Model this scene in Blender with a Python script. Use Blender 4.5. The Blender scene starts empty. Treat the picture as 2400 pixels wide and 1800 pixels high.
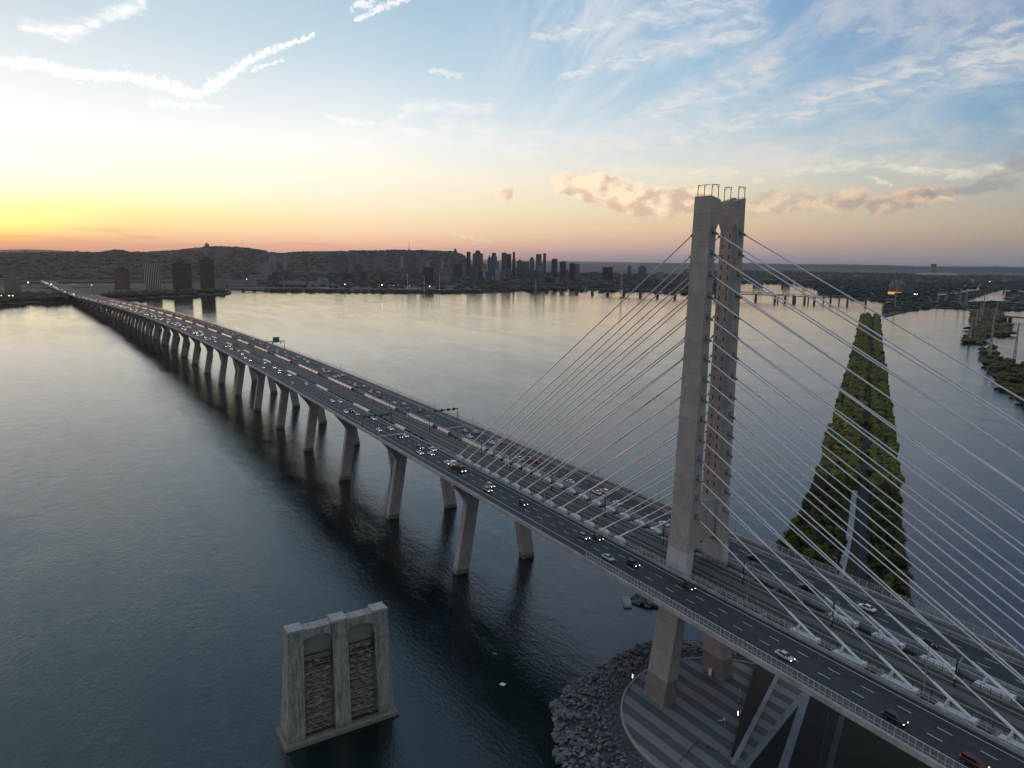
import bpy, bmesh, math, random
import numpy as np
from mathutils import Vector, Matrix, noise as mnoise
random.seed(7)
SC = bpy.context.scene
COL = SC.collection
PI = math.pi
R = math.radians
HAZE = True

# ------------------------------------------------------------------ camera
CAM = Vector((151.0, -164.0123, 143.1716))
YAW, PITCH, ROLL, FPX = 2.58383604, -0.174144632, 0.0157956459, 1685.93739
FW = Vector((math.cos(YAW)*math.cos(PITCH), math.sin(YAW)*math.cos(PITCH), math.sin(PITCH)))
RT0 = Vector((math.sin(YAW), -math.cos(YAW), 0.0))
UP0 = RT0.cross(FW)
RT = RT0*math.cos(ROLL) + UP0*math.sin(ROLL)
UP = -RT0*math.sin(ROLL) + UP0*math.cos(ROLL)
cd = bpy.data.cameras.new('camera')
cam = bpy.data.objects.new('camera', cd)
COL.objects.link(cam)
cam.matrix_world = Matrix(((RT.x, UP.x, -FW.x, CAM.x), (RT.y, UP.y, -FW.y, CAM.y), (RT.z, UP.z, -FW.z, CAM.z), (0, 0, 0, 1)))
cd.sensor_fit = 'HORIZONTAL'
cd.sensor_width = 36.0
cd.lens = 36.0*FPX/2400.0
cd.clip_start = 1.0
cd.clip_end = 60000.0
SC.camera = cam

def ray(px, py):
    """direction in the world that a point of the surveyed photograph looks along"""
    return (FW + RT*((px-1200.0)/FPX) + UP*((900.0-py)/FPX)).normalized()
def at(px, py, D):
    """world point at horizontal distance D (metres) along that direction"""
    d = ray(px, py)
    h = math.hypot(d.x, d.y)
    return CAM + d*(D/h)
def on_z(px, py, z):
    d = ray(px, py)
    return CAM + d*((z-CAM.z)/d.z)

# ------------------------------------------------------------------ tagging
def tag(o, label=None, cat=None, group=None, kind=None):
    if label: o['label'] = label
    if cat: o['category'] = cat
    if group: o['group'] = group
    if kind: o['kind'] = kind
    return o
def empty(name, loc, label=None, cat=None, group=None, rz=0.0):
    o = bpy.data.objects.new(name, None)
    COL.objects.link(o)
    o.location = loc
    o.rotation_euler.z = rz
    o.empty_display_size = 1.0
    return tag(o, label, cat, group)
def copy_tree(o, parent=None):
    c = o.copy()
    COL.objects.link(c)
    if parent is not None: c.parent = parent
    for ch in list(o.children): copy_tree(ch, c)
    return c

# ------------------------------------------------------------------ mesh builder
class MB:
    def __init__(s):
        s.v, s.f, s.m = [], [], []
    def quad(s, a, b, c, d, mi=0):
        i = len(s.v); s.v += [a, b, c, d]; s.f.append((i, i+1, i+2, i+3)); s.m.append(mi)
    def poly(s, pts, mi=0):
        i = len(s.v); s.v += [tuple(p) for p in pts]; s.f.append(tuple(range(i, i+len(pts)))); s.m.append(mi)
    def box(s, cx, cy, z0, sx, sy, sz, rz=0.0, mi=0, taper=1.0):
        c, n = math.cos(rz), math.sin(rz)
        i = len(s.v)
        for k, (z, t) in enumerate(((z0, 1.0), (z0+sz, taper))):
            for dx, dy in ((-1, -1), (1, -1), (1, 1), (-1, 1)):
                x, y = dx*sx*.5*t, dy*sy*.5*t
                s.v.append((cx+x*c-y*n, cy+x*n+y*c, z))
        for q in ((3, 2, 1, 0), (4, 5, 6, 7), (0, 1, 5, 4), (1, 2, 6, 5), (2, 3, 7, 6), (3, 0, 4, 7)):
            s.f.append(tuple(i+k for k in q)); s.m.append(mi)
        return s
    def prism(s, pts, z0, z1, mi=0, mtop=None):
        n = len(pts); i = len(s.v)
        s.v += [(p[0], p[1], z0) for p in pts] + [(p[0], p[1], z1) for p in pts]
        for k in range(n):
            j = (k+1) % n
            s.f.append((i+k, i+j, i+n+j, i+n+k)); s.m.append(mi)
        s.f.append(tuple(i+n+k for k in range(n))); s.m.append(mi if mtop is None else mtop)
        s.f.append(tuple(i+k for k in reversed(range(n)))); s.m.append(mi)
        return s
    def loft(s, rings, mi=0, caps=True):
        n = len(rings[0]); i = len(s.v)
        for r in rings: s.v += [tuple(p) for p in r]
        for a in range(len(rings)-1):
            for k in range(n):
                j = (k+1) % n
                s.f.append((i+a*n+k, i+a*n+j, i+(a+1)*n+j, i+(a+1)*n+k)); s.m.append(mi)
        if caps:
            s.f.append(tuple(i+k for k in reversed(range(n)))); s.m.append(mi)
            s.f.append(tuple(i+(len(rings)-1)*n+k for k in range(n))); s.m.append(mi)
        return s
    def tube(s, p0, p1, r0, r1=None, n=6, mi=0, caps=True):
        p0, p1 = Vector(p0), Vector(p1)
        r1 = r0 if r1 is None else r1
        d = (p1-p0).normalized()
        a = d.cross(Vector((0, 0, 1)) if abs(d.z) < .95 else Vector((1, 0, 0))).normalized()
        b = d.cross(a)
        ring = lambda p, r: [tuple(p+a*(r*math.cos(2*PI*k/n))+b*(r*math.sin(2*PI*k/n))) for k in range(n)]
        return s.loft([ring(p0, r0), ring(p1, r1)], mi, caps)
    def bar(s, p0, p1, w, h=None, mi=0):
        """square bar from p0 to p1"""
        h = h or w
        p0, p1 = Vector(p0), Vector(p1)
        d = (p1-p0).normalized()
        a = d.cross(Vector((0, 0, 1)) if abs(d.z) < .95 else Vector((1, 0, 0))).normalized()
        b = a.cross(d)
        ring = lambda p: [tuple(p+a*x*w*.5+b*y*h*.5) for x, y in ((-1, -1), (1, -1), (1, 1), (-1, 1))]
        return s.loft([ring(p0), ring(p1)], mi)
    def grid(s, rows, mi=0, closed=False):
        n = len(rows[0]); i = len(s.v)
        for r in rows: s.v += [tuple(p) for p in r]
        for a in range(len(rows)-1):
            for k in range(n if closed else n-1):
                j = (k+1) % n
                s.f.append((i+a*n+k, i+a*n+j, i+(a+1)*n+j, i+(a+1)*n+k)); s.m.append(mi)
        return s
    def blob(s, c, rx, ry, rz, mi=0, seed=0, jit=.25, sub=1):
        vs, fs = ICO[sub]
        rr = random.Random(seed); i = len(s.v)
        ang = rr.random()*6.28; ca, sa = math.cos(ang), math.sin(ang)
        for x, y, z in vs:
            k = 1+jit*(rr.random()*2-1)
            x, y = x*ca-y*sa, x*sa+y*ca
            s.v.append((c[0]+x*rx*k, c[1]+y*ry*k, c[2]+z*rz*k))
        for q in fs: s.f.append(tuple(i+k for k in q)); s.m.append(mi)
        return s
    def build(s, name, mats, parent=None, smooth=False, world=True):
        me = bpy.data.meshes.new(name)
        vs = s.v
        if parent is not None and world:
            L = Vector((0, 0, 0)); p = parent
            while p is not None: L += p.location; p = p.parent
            vs = [(x-L.x, y-L.y, z-L.z) for x, y, z in vs]
        me.from_pydata(vs, [], s.f)
        if not isinstance(mats, (list, tuple)): mats = [mats]
        for m in mats: me.materials.append(m)
        if len(mats) > 1: me.polygons.foreach_set('material_index', s.m)
        if smooth: me.polygons.foreach_set('use_smooth', [True]*len(me.polygons))
        bm = bmesh.new(); bm.from_mesh(me)
        bmesh.ops.recalc_face_normals(bm, faces=bm.faces)
        bm.to_mesh(me); bm.free()
        o = bpy.data.objects.new(name, me)
        COL.objects.link(o)
        if parent is not None: o.parent = parent
        return o
ICO = {}
for _s in (1, 2):
    _b = bmesh.new(); bmesh.ops.create_icosphere(_b, subdivisions=_s, radius=1.0)
    _b.verts.ensure_lookup_table()
    ICO[_s] = ([tuple(v.co) for v in _b.verts], [tuple(v.index for v in f.verts) for f in _b.faces]); _b.free()

# ------------------------------------------------------------------ materials
def lin(c):
    return tuple(((x/255.0)/12.92 if x/255.0 <= .04045 else ((x/255.0+.055)/1.055)**2.4) for x in c)
class NT:
    def __init__(s, t): s.t = t
    def n(s, typ, **kw):
        x = s.t.nodes.new(typ)
        for k, v in kw.items(): setattr(x, k, v)
        return x
    def put(s, sock, v):
        if isinstance(v, bpy.types.NodeSocket): s.t.links.new(v, sock)
        elif v is not None: sock.default_value = v
    def math(s, op, a, b=None, c=None, clamp=False):
        x = s.n('ShaderNodeMath', operation=op, use_clamp=clamp)
        s.put(x.inputs[0], a)
        if b is not None: s.put(x.inputs[1], b)
        if c is not None: s.put(x.inputs[2], c)
        return x.outputs[0]
    def vm(s, op, a, b=None, scale=None):
        x = s.n('ShaderNodeVectorMath', operation=op)
        s.put(x.inputs[0], a)
        if b is not None: s.put(x.inputs[1], b)
        if scale is not None: s.put(x.inputs['Scale'], scale)
        return x.outputs['Value'] if op in ('DOT_PRODUCT', 'LENGTH', 'DISTANCE') else x.outputs[0]
    def xyz(s, x=0., y=0., z=0.):
        c = s.n('ShaderNodeCombineXYZ')
        for i, v in enumerate((x, y, z)): s.put(c.inputs[i], v)
        return c.outputs[0]
    def sep(s, v):
        c = s.n('ShaderNodeSeparateXYZ'); s.put(c.inputs[0], v); return c.outputs
    def noise(s, vec, scale, detail=3., rough=.55, dist=0., out='Fac'):
        x = s.n('ShaderNodeTexNoise')
        s.put(x.inputs['Vector'], vec); s.put(x.inputs['Scale'], scale); s.put(x.inputs['Detail'], detail)
        s.put(x.inputs['Roughness'], rough); s.put(x.inputs['Distortion'], dist)
        return x.outputs[out]
    def mr(s, v, a, b, c=0., d=1., smooth=True):
        x = s.n('ShaderNodeMapRange', interpolation_type='SMOOTHSTEP' if smooth else 'LINEAR')
        s.put(x.inputs[0], v)
        for i, k in enumerate((a, b, c, d)): s.put(x.inputs[1+i], k)
        return x.outputs[0]
    def mix(s, f, a, b, mode='MIX'):
        x = s.n('ShaderNodeMix', data_type='RGBA', blend_type=mode)
        s.put(x.inputs[0], f)
        for sock, v in ((x.inputs[6], a), (x.inputs[7], b)):
            s.put(sock, v if isinstance(v, bpy.types.NodeSocket) else (*v[:3], 1.0))
        return x.outputs[2]
    def ramp(s, f, stops, interp='LINEAR'):
        x = s.n('ShaderNodeValToRGB'); cr = x.color_ramp; cr.interpolation = interp
        while len(cr.elements) < len(stops): cr.elements.new(.5)
        for e, (p, c) in zip(cr.elements, stops): e.position = p; e.color = (*c[:3], 1.0)
        s.put(x.inputs[0], f)
        return x.outputs[0]
    def coord(s, which='Object'):
        return s.n('ShaderNodeTexCoord').outputs[which]
    def pos(s):
        return s.n('ShaderNodeNewGeometry').outputs['Position']
    def map(s, vec, scale=(1, 1, 1), rot=(0, 0, 0), loc=(0, 0, 0)):
        x = s.n('ShaderNodeMapping'); s.put(x.inputs[0], vec)
        x.inputs['Scale'].default_value = scale; x.inputs['Rotation'].default_value = rot; x.inputs['Location'].default_value = loc
        return x.outputs[0]
    def bump(s, h, strength=.3, dist=.1):
        x = s.n('ShaderNodeBump'); s.put(x.inputs['Height'], h); x.inputs['Strength'].default_value = strength
        s.put(x.inputs['Distance'], dist)
        return x.outputs[0]
MATS = {}
def mat(name, col=(.3, .3, .3), rough=.7, var=.0, vscale=1.0, metal=0., bump=0., bscale=8., spec=None, fn=None, stretch=(1, 1, 1)):
    """principled material with procedural colour variation; fn(nt, bsdf, pos) may add more"""
    if name in MATS: return MATS[name]
    m = bpy.data.materials.new(name); m.use_nodes = True
    t = m.node_tree; nt = NT(t); b = t.nodes['Principled BSDF']
    b.inputs['Roughness'].default_value = rough
    b.inputs['Metallic'].default_value = metal
    if spec is not None: b.inputs['Specular IOR Level'].default_value = spec
    b.inputs['Base Color'].default_value = (*col, 1)
    P = nt.map(nt.pos(), stretch)
    if var > 0:
        n = nt.noise(P, vscale, 5., .6)
        n2 = nt.noise(P, vscale*6.3, 3., .6)
        f = nt.math('ADD', nt.math('MULTIPLY', n, .65), nt.math('MULTIPLY', n2, .35))
        f = nt.mr(f, .3, .7)
        c = nt.mix(f, tuple(x*(1-var) for x in col), tuple(min(1., x*(1+var)) for x in col))
        nt.put(b.inputs['Base Color'], c)
    if bump > 0:
        nt.put(b.inputs['Normal'], nt.bump(nt.noise(P, bscale, 4.), bump, .05))
    if fn: fn(nt, b, P)
    MATS[name] = m
    return m
def emis(name, col, strength):
    if name in MATS: return MATS[name]
    m = bpy.data.materials.new(name); m.use_nodes = True
    b = m.node_tree.nodes['Principled BSDF']
    b.inputs['Base Color'].default_value = (*col, 1)
    b.inputs['Emission Color'].default_value = (*col, 1)
    b.inputs['Emission Strength'].default_value = strength
    try: m.cycles.emission_sampling = 'NONE'
    except Exception: pass
    MATS[name] = m
    return m
# ------------------------------------------------------------------ sky
def uv_dir(px, py):
    d = ray(px, py)
    f = d.x*math.cos(YAW)+d.y*math.sin(YAW); r = d.x*math.sin(YAW)-d.y*math.cos(YAW)
    return math.degrees(math.atan2(r, f)), math.degrees(math.asin(d.z))
SUN_U, SUN_EL = -37.5, 2.2
W = bpy.data.worlds.new('World'); SC.world = W; W.use_nodes = True
def build_sky():
    t = W.node_tree; nt = NT(t); bg = t.nodes['Background']
    d = nt.vm('NORMALIZE', nt.coord('Generated'))
    fc = nt.vm('DOT_PRODUCT', d, (math.cos(YAW), math.sin(YAW), 0)); rc = nt.vm('DOT_PRODUCT', d, (math.sin(YAW), -math.cos(YAW), 0))
    u = nt.math('MULTIPLY', nt.math('ARCTAN2', rc, fc), 57.29578)
    z = nt.sep(d)[2]
    v = nt.math('MULTIPLY', nt.math('ARCSINE', z), 57.29578)
    tt = nt.math('SQRT', nt.math('DIVIDE', nt.math('MAXIMUM', v, 0.), 90.))
    st = lambda rows: [((max(e, 0)/90.)**.5, lin(c)) for e, c in rows]
    c0 = nt.ramp(tt, st([(0, (205, 122, 78)), (.35, (232, 150, 92)), (.8, (243, 185, 104)), (1.3, (248, 216, 126)), (2.0, (252, 236, 142)), (2.9, (253, 244, 178)), (3.9, (255, 250, 212)), (5.2, (255, 251, 236)), (8, (243, 244, 242)), (11, (220, 229, 233)), (15, (190, 207, 217)), (28, (160, 190, 210)), (60, (104, 126, 142)), (90, (96, 113, 122))]))
    c05 = nt.ramp(tt, st([(0, (214, 138, 104)), (.5, (230, 166, 126)), (1.0, (240, 194, 142)), (1.8, (247, 218, 156)), (2.7, (251, 234, 164)), (3.6, (251, 244, 196)), (5, (250, 248, 224)), (8, (240, 242, 241)), (11, (218, 227, 232)), (15, (190, 208, 218)), (28, (150, 182, 205)), (60, (102, 125, 142)), (90, (96, 113, 122))]))
    c1 = nt.ramp(tt, st([(0, (222, 148, 124)), (.6, (232, 176, 148)), (1.5, (243, 204, 166)), (2.6, (244, 220, 180)), (4, (243, 231, 202)), (6, (246, 239, 220)), (8.5, (236, 237, 234)), (11, (214, 223, 228)), (14, (186, 206, 218)), (18, (164, 190, 208)), (28, (128, 164, 194)), (60, (96, 119, 138)), (90, (96, 113, 122))]))
    c2 = nt.ramp(tt, st([(0, (132, 126, 136)), (.35, (166, 146, 146)), (1.2, (196, 164, 148)), (2.2, (216, 184, 154)), (3.6, (222, 203, 170)), (5.5, (218, 211, 190)), (7.5, (200, 209, 208)), (10.5, (170, 195, 210)), (14, (150, 182, 206)), (18, (132, 168, 200)), (28, (108, 148, 188)), (60, (86, 110, 130)), (90, (95, 112, 122))]))
    c3 = nt.ramp(tt, st([(0, (106, 109, 119)), (.3, (124, 122, 126)), (1.2, (141, 134, 128)), (2.6, (160, 152, 138)), (4.5, (160, 160, 152)), (6.5, (142, 157, 168)), (9, (110, 148, 178)), (12, (98, 140, 178)), (15, (80, 120, 168)), (20, (70, 106, 158)), (30, (74, 108, 156)), (60, (76, 100, 122)), (90, (94, 111, 122))]))
    c4 = nt.ramp(tt, st([(0, (98, 102, 106)), (2, (120, 116, 118)), (5, (126, 126, 128)), (10, (112, 122, 132)), (20, (96, 112, 124)), (45, (84, 104, 120)), (90, (94, 111, 122))]))
    du = nt.math('ABSOLUTE', nt.math('SUBTRACT', nt.math('MODULO', nt.math('ADD', nt.math('SUBTRACT', u, SUN_U), 540.), 360.), 180.))
    c = nt.mix(nt.mr(du, .5, 10.), c0, c05)
    c = nt.mix(nt.mr(du, 9., 25.5, smooth=False), c, c1)
    c = nt.mix(nt.mr(du, 25.5, 50., smooth=False), c, c2)
    c = nt.mix(nt.mr(du, 50., 75., smooth=False), c, c3)
    c = nt.mix(nt.mr(du, 75., 150.), c, c4)
    lift = nt.math('ADD', nt.math('MULTIPLY', nt.mr(v, 40., 72.), 2.0), nt.math('MULTIPLY', nt.math('MULTIPLY', nt.mr(du, 82., 140.), nt.mr(v, 0., 6.)), .75))  # unseen sky overhead and behind the camera brightened as added fill light
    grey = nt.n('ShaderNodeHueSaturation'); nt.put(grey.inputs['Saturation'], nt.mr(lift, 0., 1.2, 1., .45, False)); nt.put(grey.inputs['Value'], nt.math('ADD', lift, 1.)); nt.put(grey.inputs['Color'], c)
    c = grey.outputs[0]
    # physical sky adds its own share
    sky = nt.n('ShaderNodeTexSky', sky_type='NISHITA', sun_disc=False)
    sky.sun_elevation = R(SUN_EL); sky.sun_rotation = SUN_ROT
    sky.dust_density = 3.0; sky.air_density = 1.4
    c = nt.mix(1.0, c, nt.mix(1.0, sky.outputs[0], (.012, .012, .012), 'MULTIPLY'), 'ADD')
    p = nt.xyz(u, v, 0.)
    # hot glow around the sun, brighter than the picture can hold
    gl = nt.vm('LENGTH', nt.vm('MULTIPLY', nt.vm('SUBTRACT', p, (SUN_U, 2.3, 0)), (.62, 3.0, 0)))
    c = nt.mix(1.0, c, nt.mix(nt.mr(gl, 0., 7.), (.4, .26, .02), (0, 0, 0)), 'ADD')
    pb = nt.vm('ADD', p, (37., 11., 5.))
    w1 = nt.vm('SUBTRACT', nt.xyz(nt.noise(p, .35, 3., .6), nt.noise(pb, .35, 3., .6), .5), (.5, .5, .5))
    w2 = nt.vm('SUBTRACT', nt.xyz(nt.noise(p, 1.6, 3., .65), nt.noise(pb, 1.6, 3., .65), .5), (.5, .5, .5))
    w3 = nt.vm('SUBTRACT', nt.xyz(nt.noise(p, 5.2, 3., .7), nt.noise(pb, 5.2, 3., .7), .5), (.5, .5, .5))
    def warp(a, b, c=0.):
        q = nt.vm('ADD', p, nt.vm('ADD', nt.vm('SCALE', w1, scale=a), nt.vm('SCALE', w2, scale=b)))
        return nt.vm('ADD', q, nt.vm('SCALE', w3, scale=c)) if c else q
    def stroke(P, pts):
        """1 on the line, 0 outside its width; pts = (px, py, half width in photo pixels)"""
        best = None
        q = [(*uv_dir(x, y), w*.031) for x, y, w in pts]
        for (ax, ay, aw), (bx, by, bw) in zip(q, q[1:]):
            ab = (bx-ax, by-ay, 0); L2 = ab[0]**2+ab[1]**2
            pa = nt.vm('MULTIPLY', nt.vm('SUBTRACT', P, (ax, ay, 0)), (1, 1, 0))
            h = nt.math('MINIMUM', nt.math('MAXIMUM', nt.math('MULTIPLY', nt.vm('DOT_PRODUCT', pa, ab), 1./L2), 0.), 1.)
            dist = nt.vm('LENGTH', nt.vm('SUBTRACT', pa, nt.vm('SCALE', ab, scale=h)))
            e = nt.math('DIVIDE', dist, nt.math('MULTIPLY_ADD', h, bw-aw, aw))
            best = e if best is None else nt.math('MINIMUM', best, e)
        return nt.mr(best, 0., 1., 1., 0.)
    fib = nt.noise(nt.map(p, (.35, 1.1, 1), (0, 0, R(-14))), 1.5, 6., .62, .6)
    fibc = nt.mr(fib, .34, .68)
    fine = nt.mr(nt.noise(p, 2.6, 6., .68), .3, .7)
    # cirrus fan that opens towards the right
    fx, fy = uv_dir(980, 520)
    rel = nt.vm('SUBTRACT', warp(1.0, .25), (fx, fy, 0)); rs = nt.sep(rel)
    ang = nt.math('ARCTAN2', rs[1], rs[0]); rad = nt.vm('LENGTH', nt.vm('MULTIPLY', rel, (1, 1, 0)))
    pol = nt.xyz(nt.math('MULTIPLY', ang, 5.2), nt.math('MULTIPLY', rad, .075), 0.)
    fan = nt.mr(nt.noise(pol, 1.6, 6., .64, .35), .38, .70)
    maskf = nt.math('MULTIPLY', nt.mr(u, -6., 8.), nt.mr(v, 4.6, 7.5))
    fan = nt.math('MULTIPLY', nt.math('MULTIPLY', fan, maskf), .62)
    cl = fan
    def add(P, pts, k, tex=None):
        nonlocal cl
        e = stroke(P, pts)
        if tex is None: e = nt.mr(nt.math('ADD', nt.math('MULTIPLY', e, 1.05), soft), .22, 1.15)
        else: e = nt.math('MULTIPLY', e, tex)
        cl = nt.math('MAXIMUM', cl, nt.math('MULTIPLY', e, k))
    wa, wb, wc = warp(1.0, .6, .15), warp(1.8, .8, .2), warp(.55, .7, .10)
    soft = nt.math('MULTIPLY_ADD', fine, .8, -.40)
    fibs = nt.math('MULTIPLY_ADD', fibc, .9, .22)
    add(wc, [(-60, 142, 24), (80, 148, 19), (180, 175, 24), (300, 182, 20), (410, 205, 28), (465, 222, 18)], 1.0)
    add(wc, [(462, 222, 12), (515, 190, 26), (560, 155, 19), (640, 118, 13), (735, 80, 7)], 1.0)
    add(wc, [(595, 165, 8), (665, 142, 7)], .7)
    add(wc, [(830, 14, 16), (870, 4, 18)], .85); add(wc, [(835, 48, 10), (880, 22, 15), (960, -8, 14)], .9)
    add(wb, [(60, 62, 20), (150, 76, 26), (240, 48, 24), (330, 10, 20)], .8, fibs)
    add(wa, [(350, 238, 22), (520, 252, 10)], .45)
    add(wa, [(770, 272, 9), (830, 283, 13), (880, 293, 7)], .75)
    add(wc, [(905, 295, 16), (960, 250, 26), (1060, 250, 24), (1150, 255, 22)], .8, fibs)
    add(wc, [(900, 293, 14), (1000, 320, 20), (1150, 348, 22), (1290, 365, 26), (1420, 390, 28), (1560, 405, 34), (1720, 400, 30)], 1.0, fibs)
    add(wb, [(1050, 290, 40), (1250, 335, 60), (1500, 330, 80), (1700, 290, 90)], .8, fibs)
    add(wb, [(1010, 175, 14), (1070, 190, 18)], .5)
    add(wa, [(1430, 350, 30), (1700, 300, 46), (1900, 240, 60), (2120, 185, 80), (2420, 110, 120)], .95, fibs)
    add(wb, [(1460, 290, 24), (1600, 240, 66), (1800, 160, 76)], .8, fibs)
    add(wb, [(1240, 90, 20), (1450, 50, 40), (1760, -10, 62)], .8, fibs)
    add(wb, [(1310, 180, 14), (1500, 130, 40), (1760, 60, 52)], .85, fibs)
    add(wa, [(2020, 70, 14), (2200, 75, 22), (2420, 50, 34)], .75, fibs)
    add(wc, [(1770, 420, 16), (1900, 390, 26), (2060, 380, 22), (2200, 405, 16), (2420, 400, 34)], .85, fibs)
    add(wc, [(2030, 412, 10), (2090, 432, 8)], .6)
    add(wa, [(2240, 330, 18), (2300, 318, 24), (2420, 330, 24)], .6, soft)
    add(wa, [(1060, 545, 6), (1150, 565, 8)], .4)
    ccol = nt.mix(nt.mr(du, 5., 70.), lin((255, 254, 250)), lin((202, 202, 204)))
    warm = nt.math('MULTIPLY', nt.mr(v, 10., 4.5), nt.mr(du, 20., 50.))
    ccol = nt.mix(warm, ccol, lin((236, 222, 196)))
    c = nt.mix(nt.math('MINIMUM', cl, .95), c, ccol)
    # low glowing streaks above the sunset
    lo = nt.mr(nt.noise(nt.map(p, (.10, 1.6, 1), (0, 0, R(3))), 1.5, 5., .6, .3), .5, .68)
    lo = nt.math('MULTIPLY', lo, nt.math('MULTIPLY', nt.mr(v, .2, .9), nt.mr(v, 3.6, 2.0)))
    lo = nt.math('MULTIPLY', lo, nt.mr(du, 60., 20.))
    lcol = nt.mix(nt.mr(v, .6, 2.2), lin((226, 140, 110)), nt.mix(nt.mr(du, 2., 30.), lin((255, 240, 120)), lin((252, 222, 166))))
    c = nt.mix(nt.math('MULTIPLY', lo, .55), c, lcol)
    # small cumulus
    pw = nt.vm('ADD', p, nt.vm('SCALE', w2, scale=.5))
    bill = nt.noise(nt.map(pw, (.8, 1.2, 1)), .75, 6., .6, .1)
    lump = nt.noise(nt.map(pw, (.7, 1.0, 1), loc=(3.1, .35, 0)), 1.05, 3., .5)
    def cum(pts, k=1.0, th=.0, wd=.30):
        e = stroke(wc, pts)
        return nt.math('MULTIPLY', nt.mr(nt.math('ADD', nt.math('MULTIPLY', e, .80), nt.math('MULTIPLY', nt.math('SUBTRACT', bill, .5), 1.25)), .22+th, .22+th+wd), nt.math('MULTIPLY', nt.mr(e, 0., .12), k))
    cu = cum([(1310, 425, 40), (1400, 440, 70), (1500, 478, 66), (1650, 470, 58)], .9)
    cu = nt.math('MAXIMUM', cu, cum([(1770, 478, 50), (1890, 472, 52)], .55, .02, .4))
    cu = nt.math('MAXIMUM', cu, cum([(1945, 480, 44), (2010, 465, 46)], .7, .0, .4))
    cu = nt.math('MAXIMUM', cu, cum([(2060, 486, 40), (2140, 464, 42), (2230, 450, 26)], .75))
    cu = nt.math('MAXIMUM', cu, cum([(1158, 456, 22), (1192, 455, 24)], .85, -.05))
    shade = nt.mr(nt.math('ADD', lump, nt.math('MULTIPLY', nt.math('SUBTRACT', v, 4.6), .07)), .36, .62)
    cc = nt.mix(shade, lin((216, 184, 160)), lin((252, 228, 194)))
    cc = nt.mix(nt.mr(u, 5., 30.), cc, nt.mix(shade, lin((164, 146, 140)), lin((224, 190, 162))))
    c = nt.mix(cu, c, cc)
    gr = cum([(2170, 452, 12), (2290, 442, 20), (2370, 405, 50), (2460, 370, 80)], .62, -.04, .4)
    c = nt.mix(gr, c, nt.mix(nt.mr(nt.math('ADD', v, nt.math('MULTIPLY', lump, 2.)), 7.4, 9.2), lin((150, 146, 150)), lin((224, 196, 170))))
    # below the horizon
    c = nt.mix(nt.mr(v, -.6, -.05), lin((70, 72, 82)), c)
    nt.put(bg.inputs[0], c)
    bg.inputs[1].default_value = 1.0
# the sun: just outside the left of the frame, a hand above the horizon
SUN_AZ = YAW - R(-47.)                       # math azimuth (from +x)
sdir = Vector((math.cos(SUN_AZ)*math.cos(R(SUN_EL)), math.sin(SUN_AZ)*math.cos(R(SUN_EL)), math.sin(R(SUN_EL))))
SUN_ROT = PI/2 - SUN_AZ                       # the sky texture counts clockwise from +y
build_sky()
sl = bpy.data.lights.new('sun', 'SUN'); sl.energy = .8; sl.angle = R(3); sl.color = (1.0, .50, .24)
so = bpy.data.objects.new('sun', sl); COL.objects.link(so)
so.rotation_mode = 'QUATERNION'; so.rotation_quaternion = sdir.to_track_quat('Z', 'Y')
so.location = (0, 0, 400)
vs = SC.view_settings
vs.view_transform = 'Standard'; vs.look = 'None'; vs.exposure = 0.18; vs.gamma = 1.0; vs.use_curve_mapping = False
SC.cycles.use_denoising = True
SC.cycles.denoiser = 'OPENIMAGEDENOISE'
SC.cycles.max_bounces = 6; SC.cycles.diffuse_bounces = 3; SC.cycles.glossy_bounces = 4
SC.cycles.transparent_max_bounces = 12; SC.cycles.volume_bounces = 1
SC.cycles.sample_clamp_indirect = 4.0
SC.cycles.caustics_reflective = False; SC.cycles.caustics_refractive = False
W.cycles.sampling_method = 'NONE'
# ------------------------------------------------------------------ water and land
def water_fn(nt, b, P):
    b.inputs['IOR'].default_value = 1.6
    big = nt.noise(nt.map(P, (.0016, .005, 1), (0, 0, R(32))), 1.0, 5., .6, .8)      # wind lanes and current lines
    lane = nt.noise(nt.map(P, (.006, .03, 1), (0, 0, R(28))), 1.0, 6., .62, 1.2)
    eddy = nt.noise(P, .010, 5., .6, 1.6)
    k = nt.math('ADD', nt.math('ADD', nt.math('MULTIPLY', big, .40), nt.math('MULTIPLY', lane, .38)), nt.math('MULTIPLY', eddy, .22))
    k = nt.mr(k, .40, .60, .5, 1.3)
    k = nt.math('MULTIPLY', k, nt.mr(nt.sep(P)[0], -1100., -150., .5, 1.2))
    w1 = nt.noise(nt.map(P, (1, 1.5, 1), (0, 0, R(25))), .085, 3., .5, .4)
    w2 = nt.noise(nt.map(P, (1, 1.9, 1), (0, 0, R(18))), .42, 4., .58, .5)
    w3 = nt.noise(nt.map(P, (1, 2.0, 1), (0, 0, R(12))), 1.25, 2., .6, .3)
    h = nt.math('ADD', nt.math('MULTIPLY', w1, .15), nt.math('MULTIPLY', nt.math('ADD', nt.math('MULTIPLY', w2, .10), nt.math('MULTIPLY', w3, .050)), k))
    nt.put(b.inputs['Normal'], nt.bump(h, 1.0, 1.0))
    nt.put(b.inputs['Roughness'], nt.math('MULTIPLY', k, .075))
    nt.put(b.inputs['Base Color'], nt.mix(nt.mr(eddy, .35, .65), (.0018, .0065, .008), (.0035, .011, .012)))
M_WATER = mat('river water', (.004, .012, .015), .08, fn=water_fn)
m = MB(); m.quad((-40000, -40000, 0), (40000, -40000, 0), (40000, 40000, 0), (-40000, 40000, 0))
tag(m.build('water', M_WATER), kind='structure')

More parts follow.
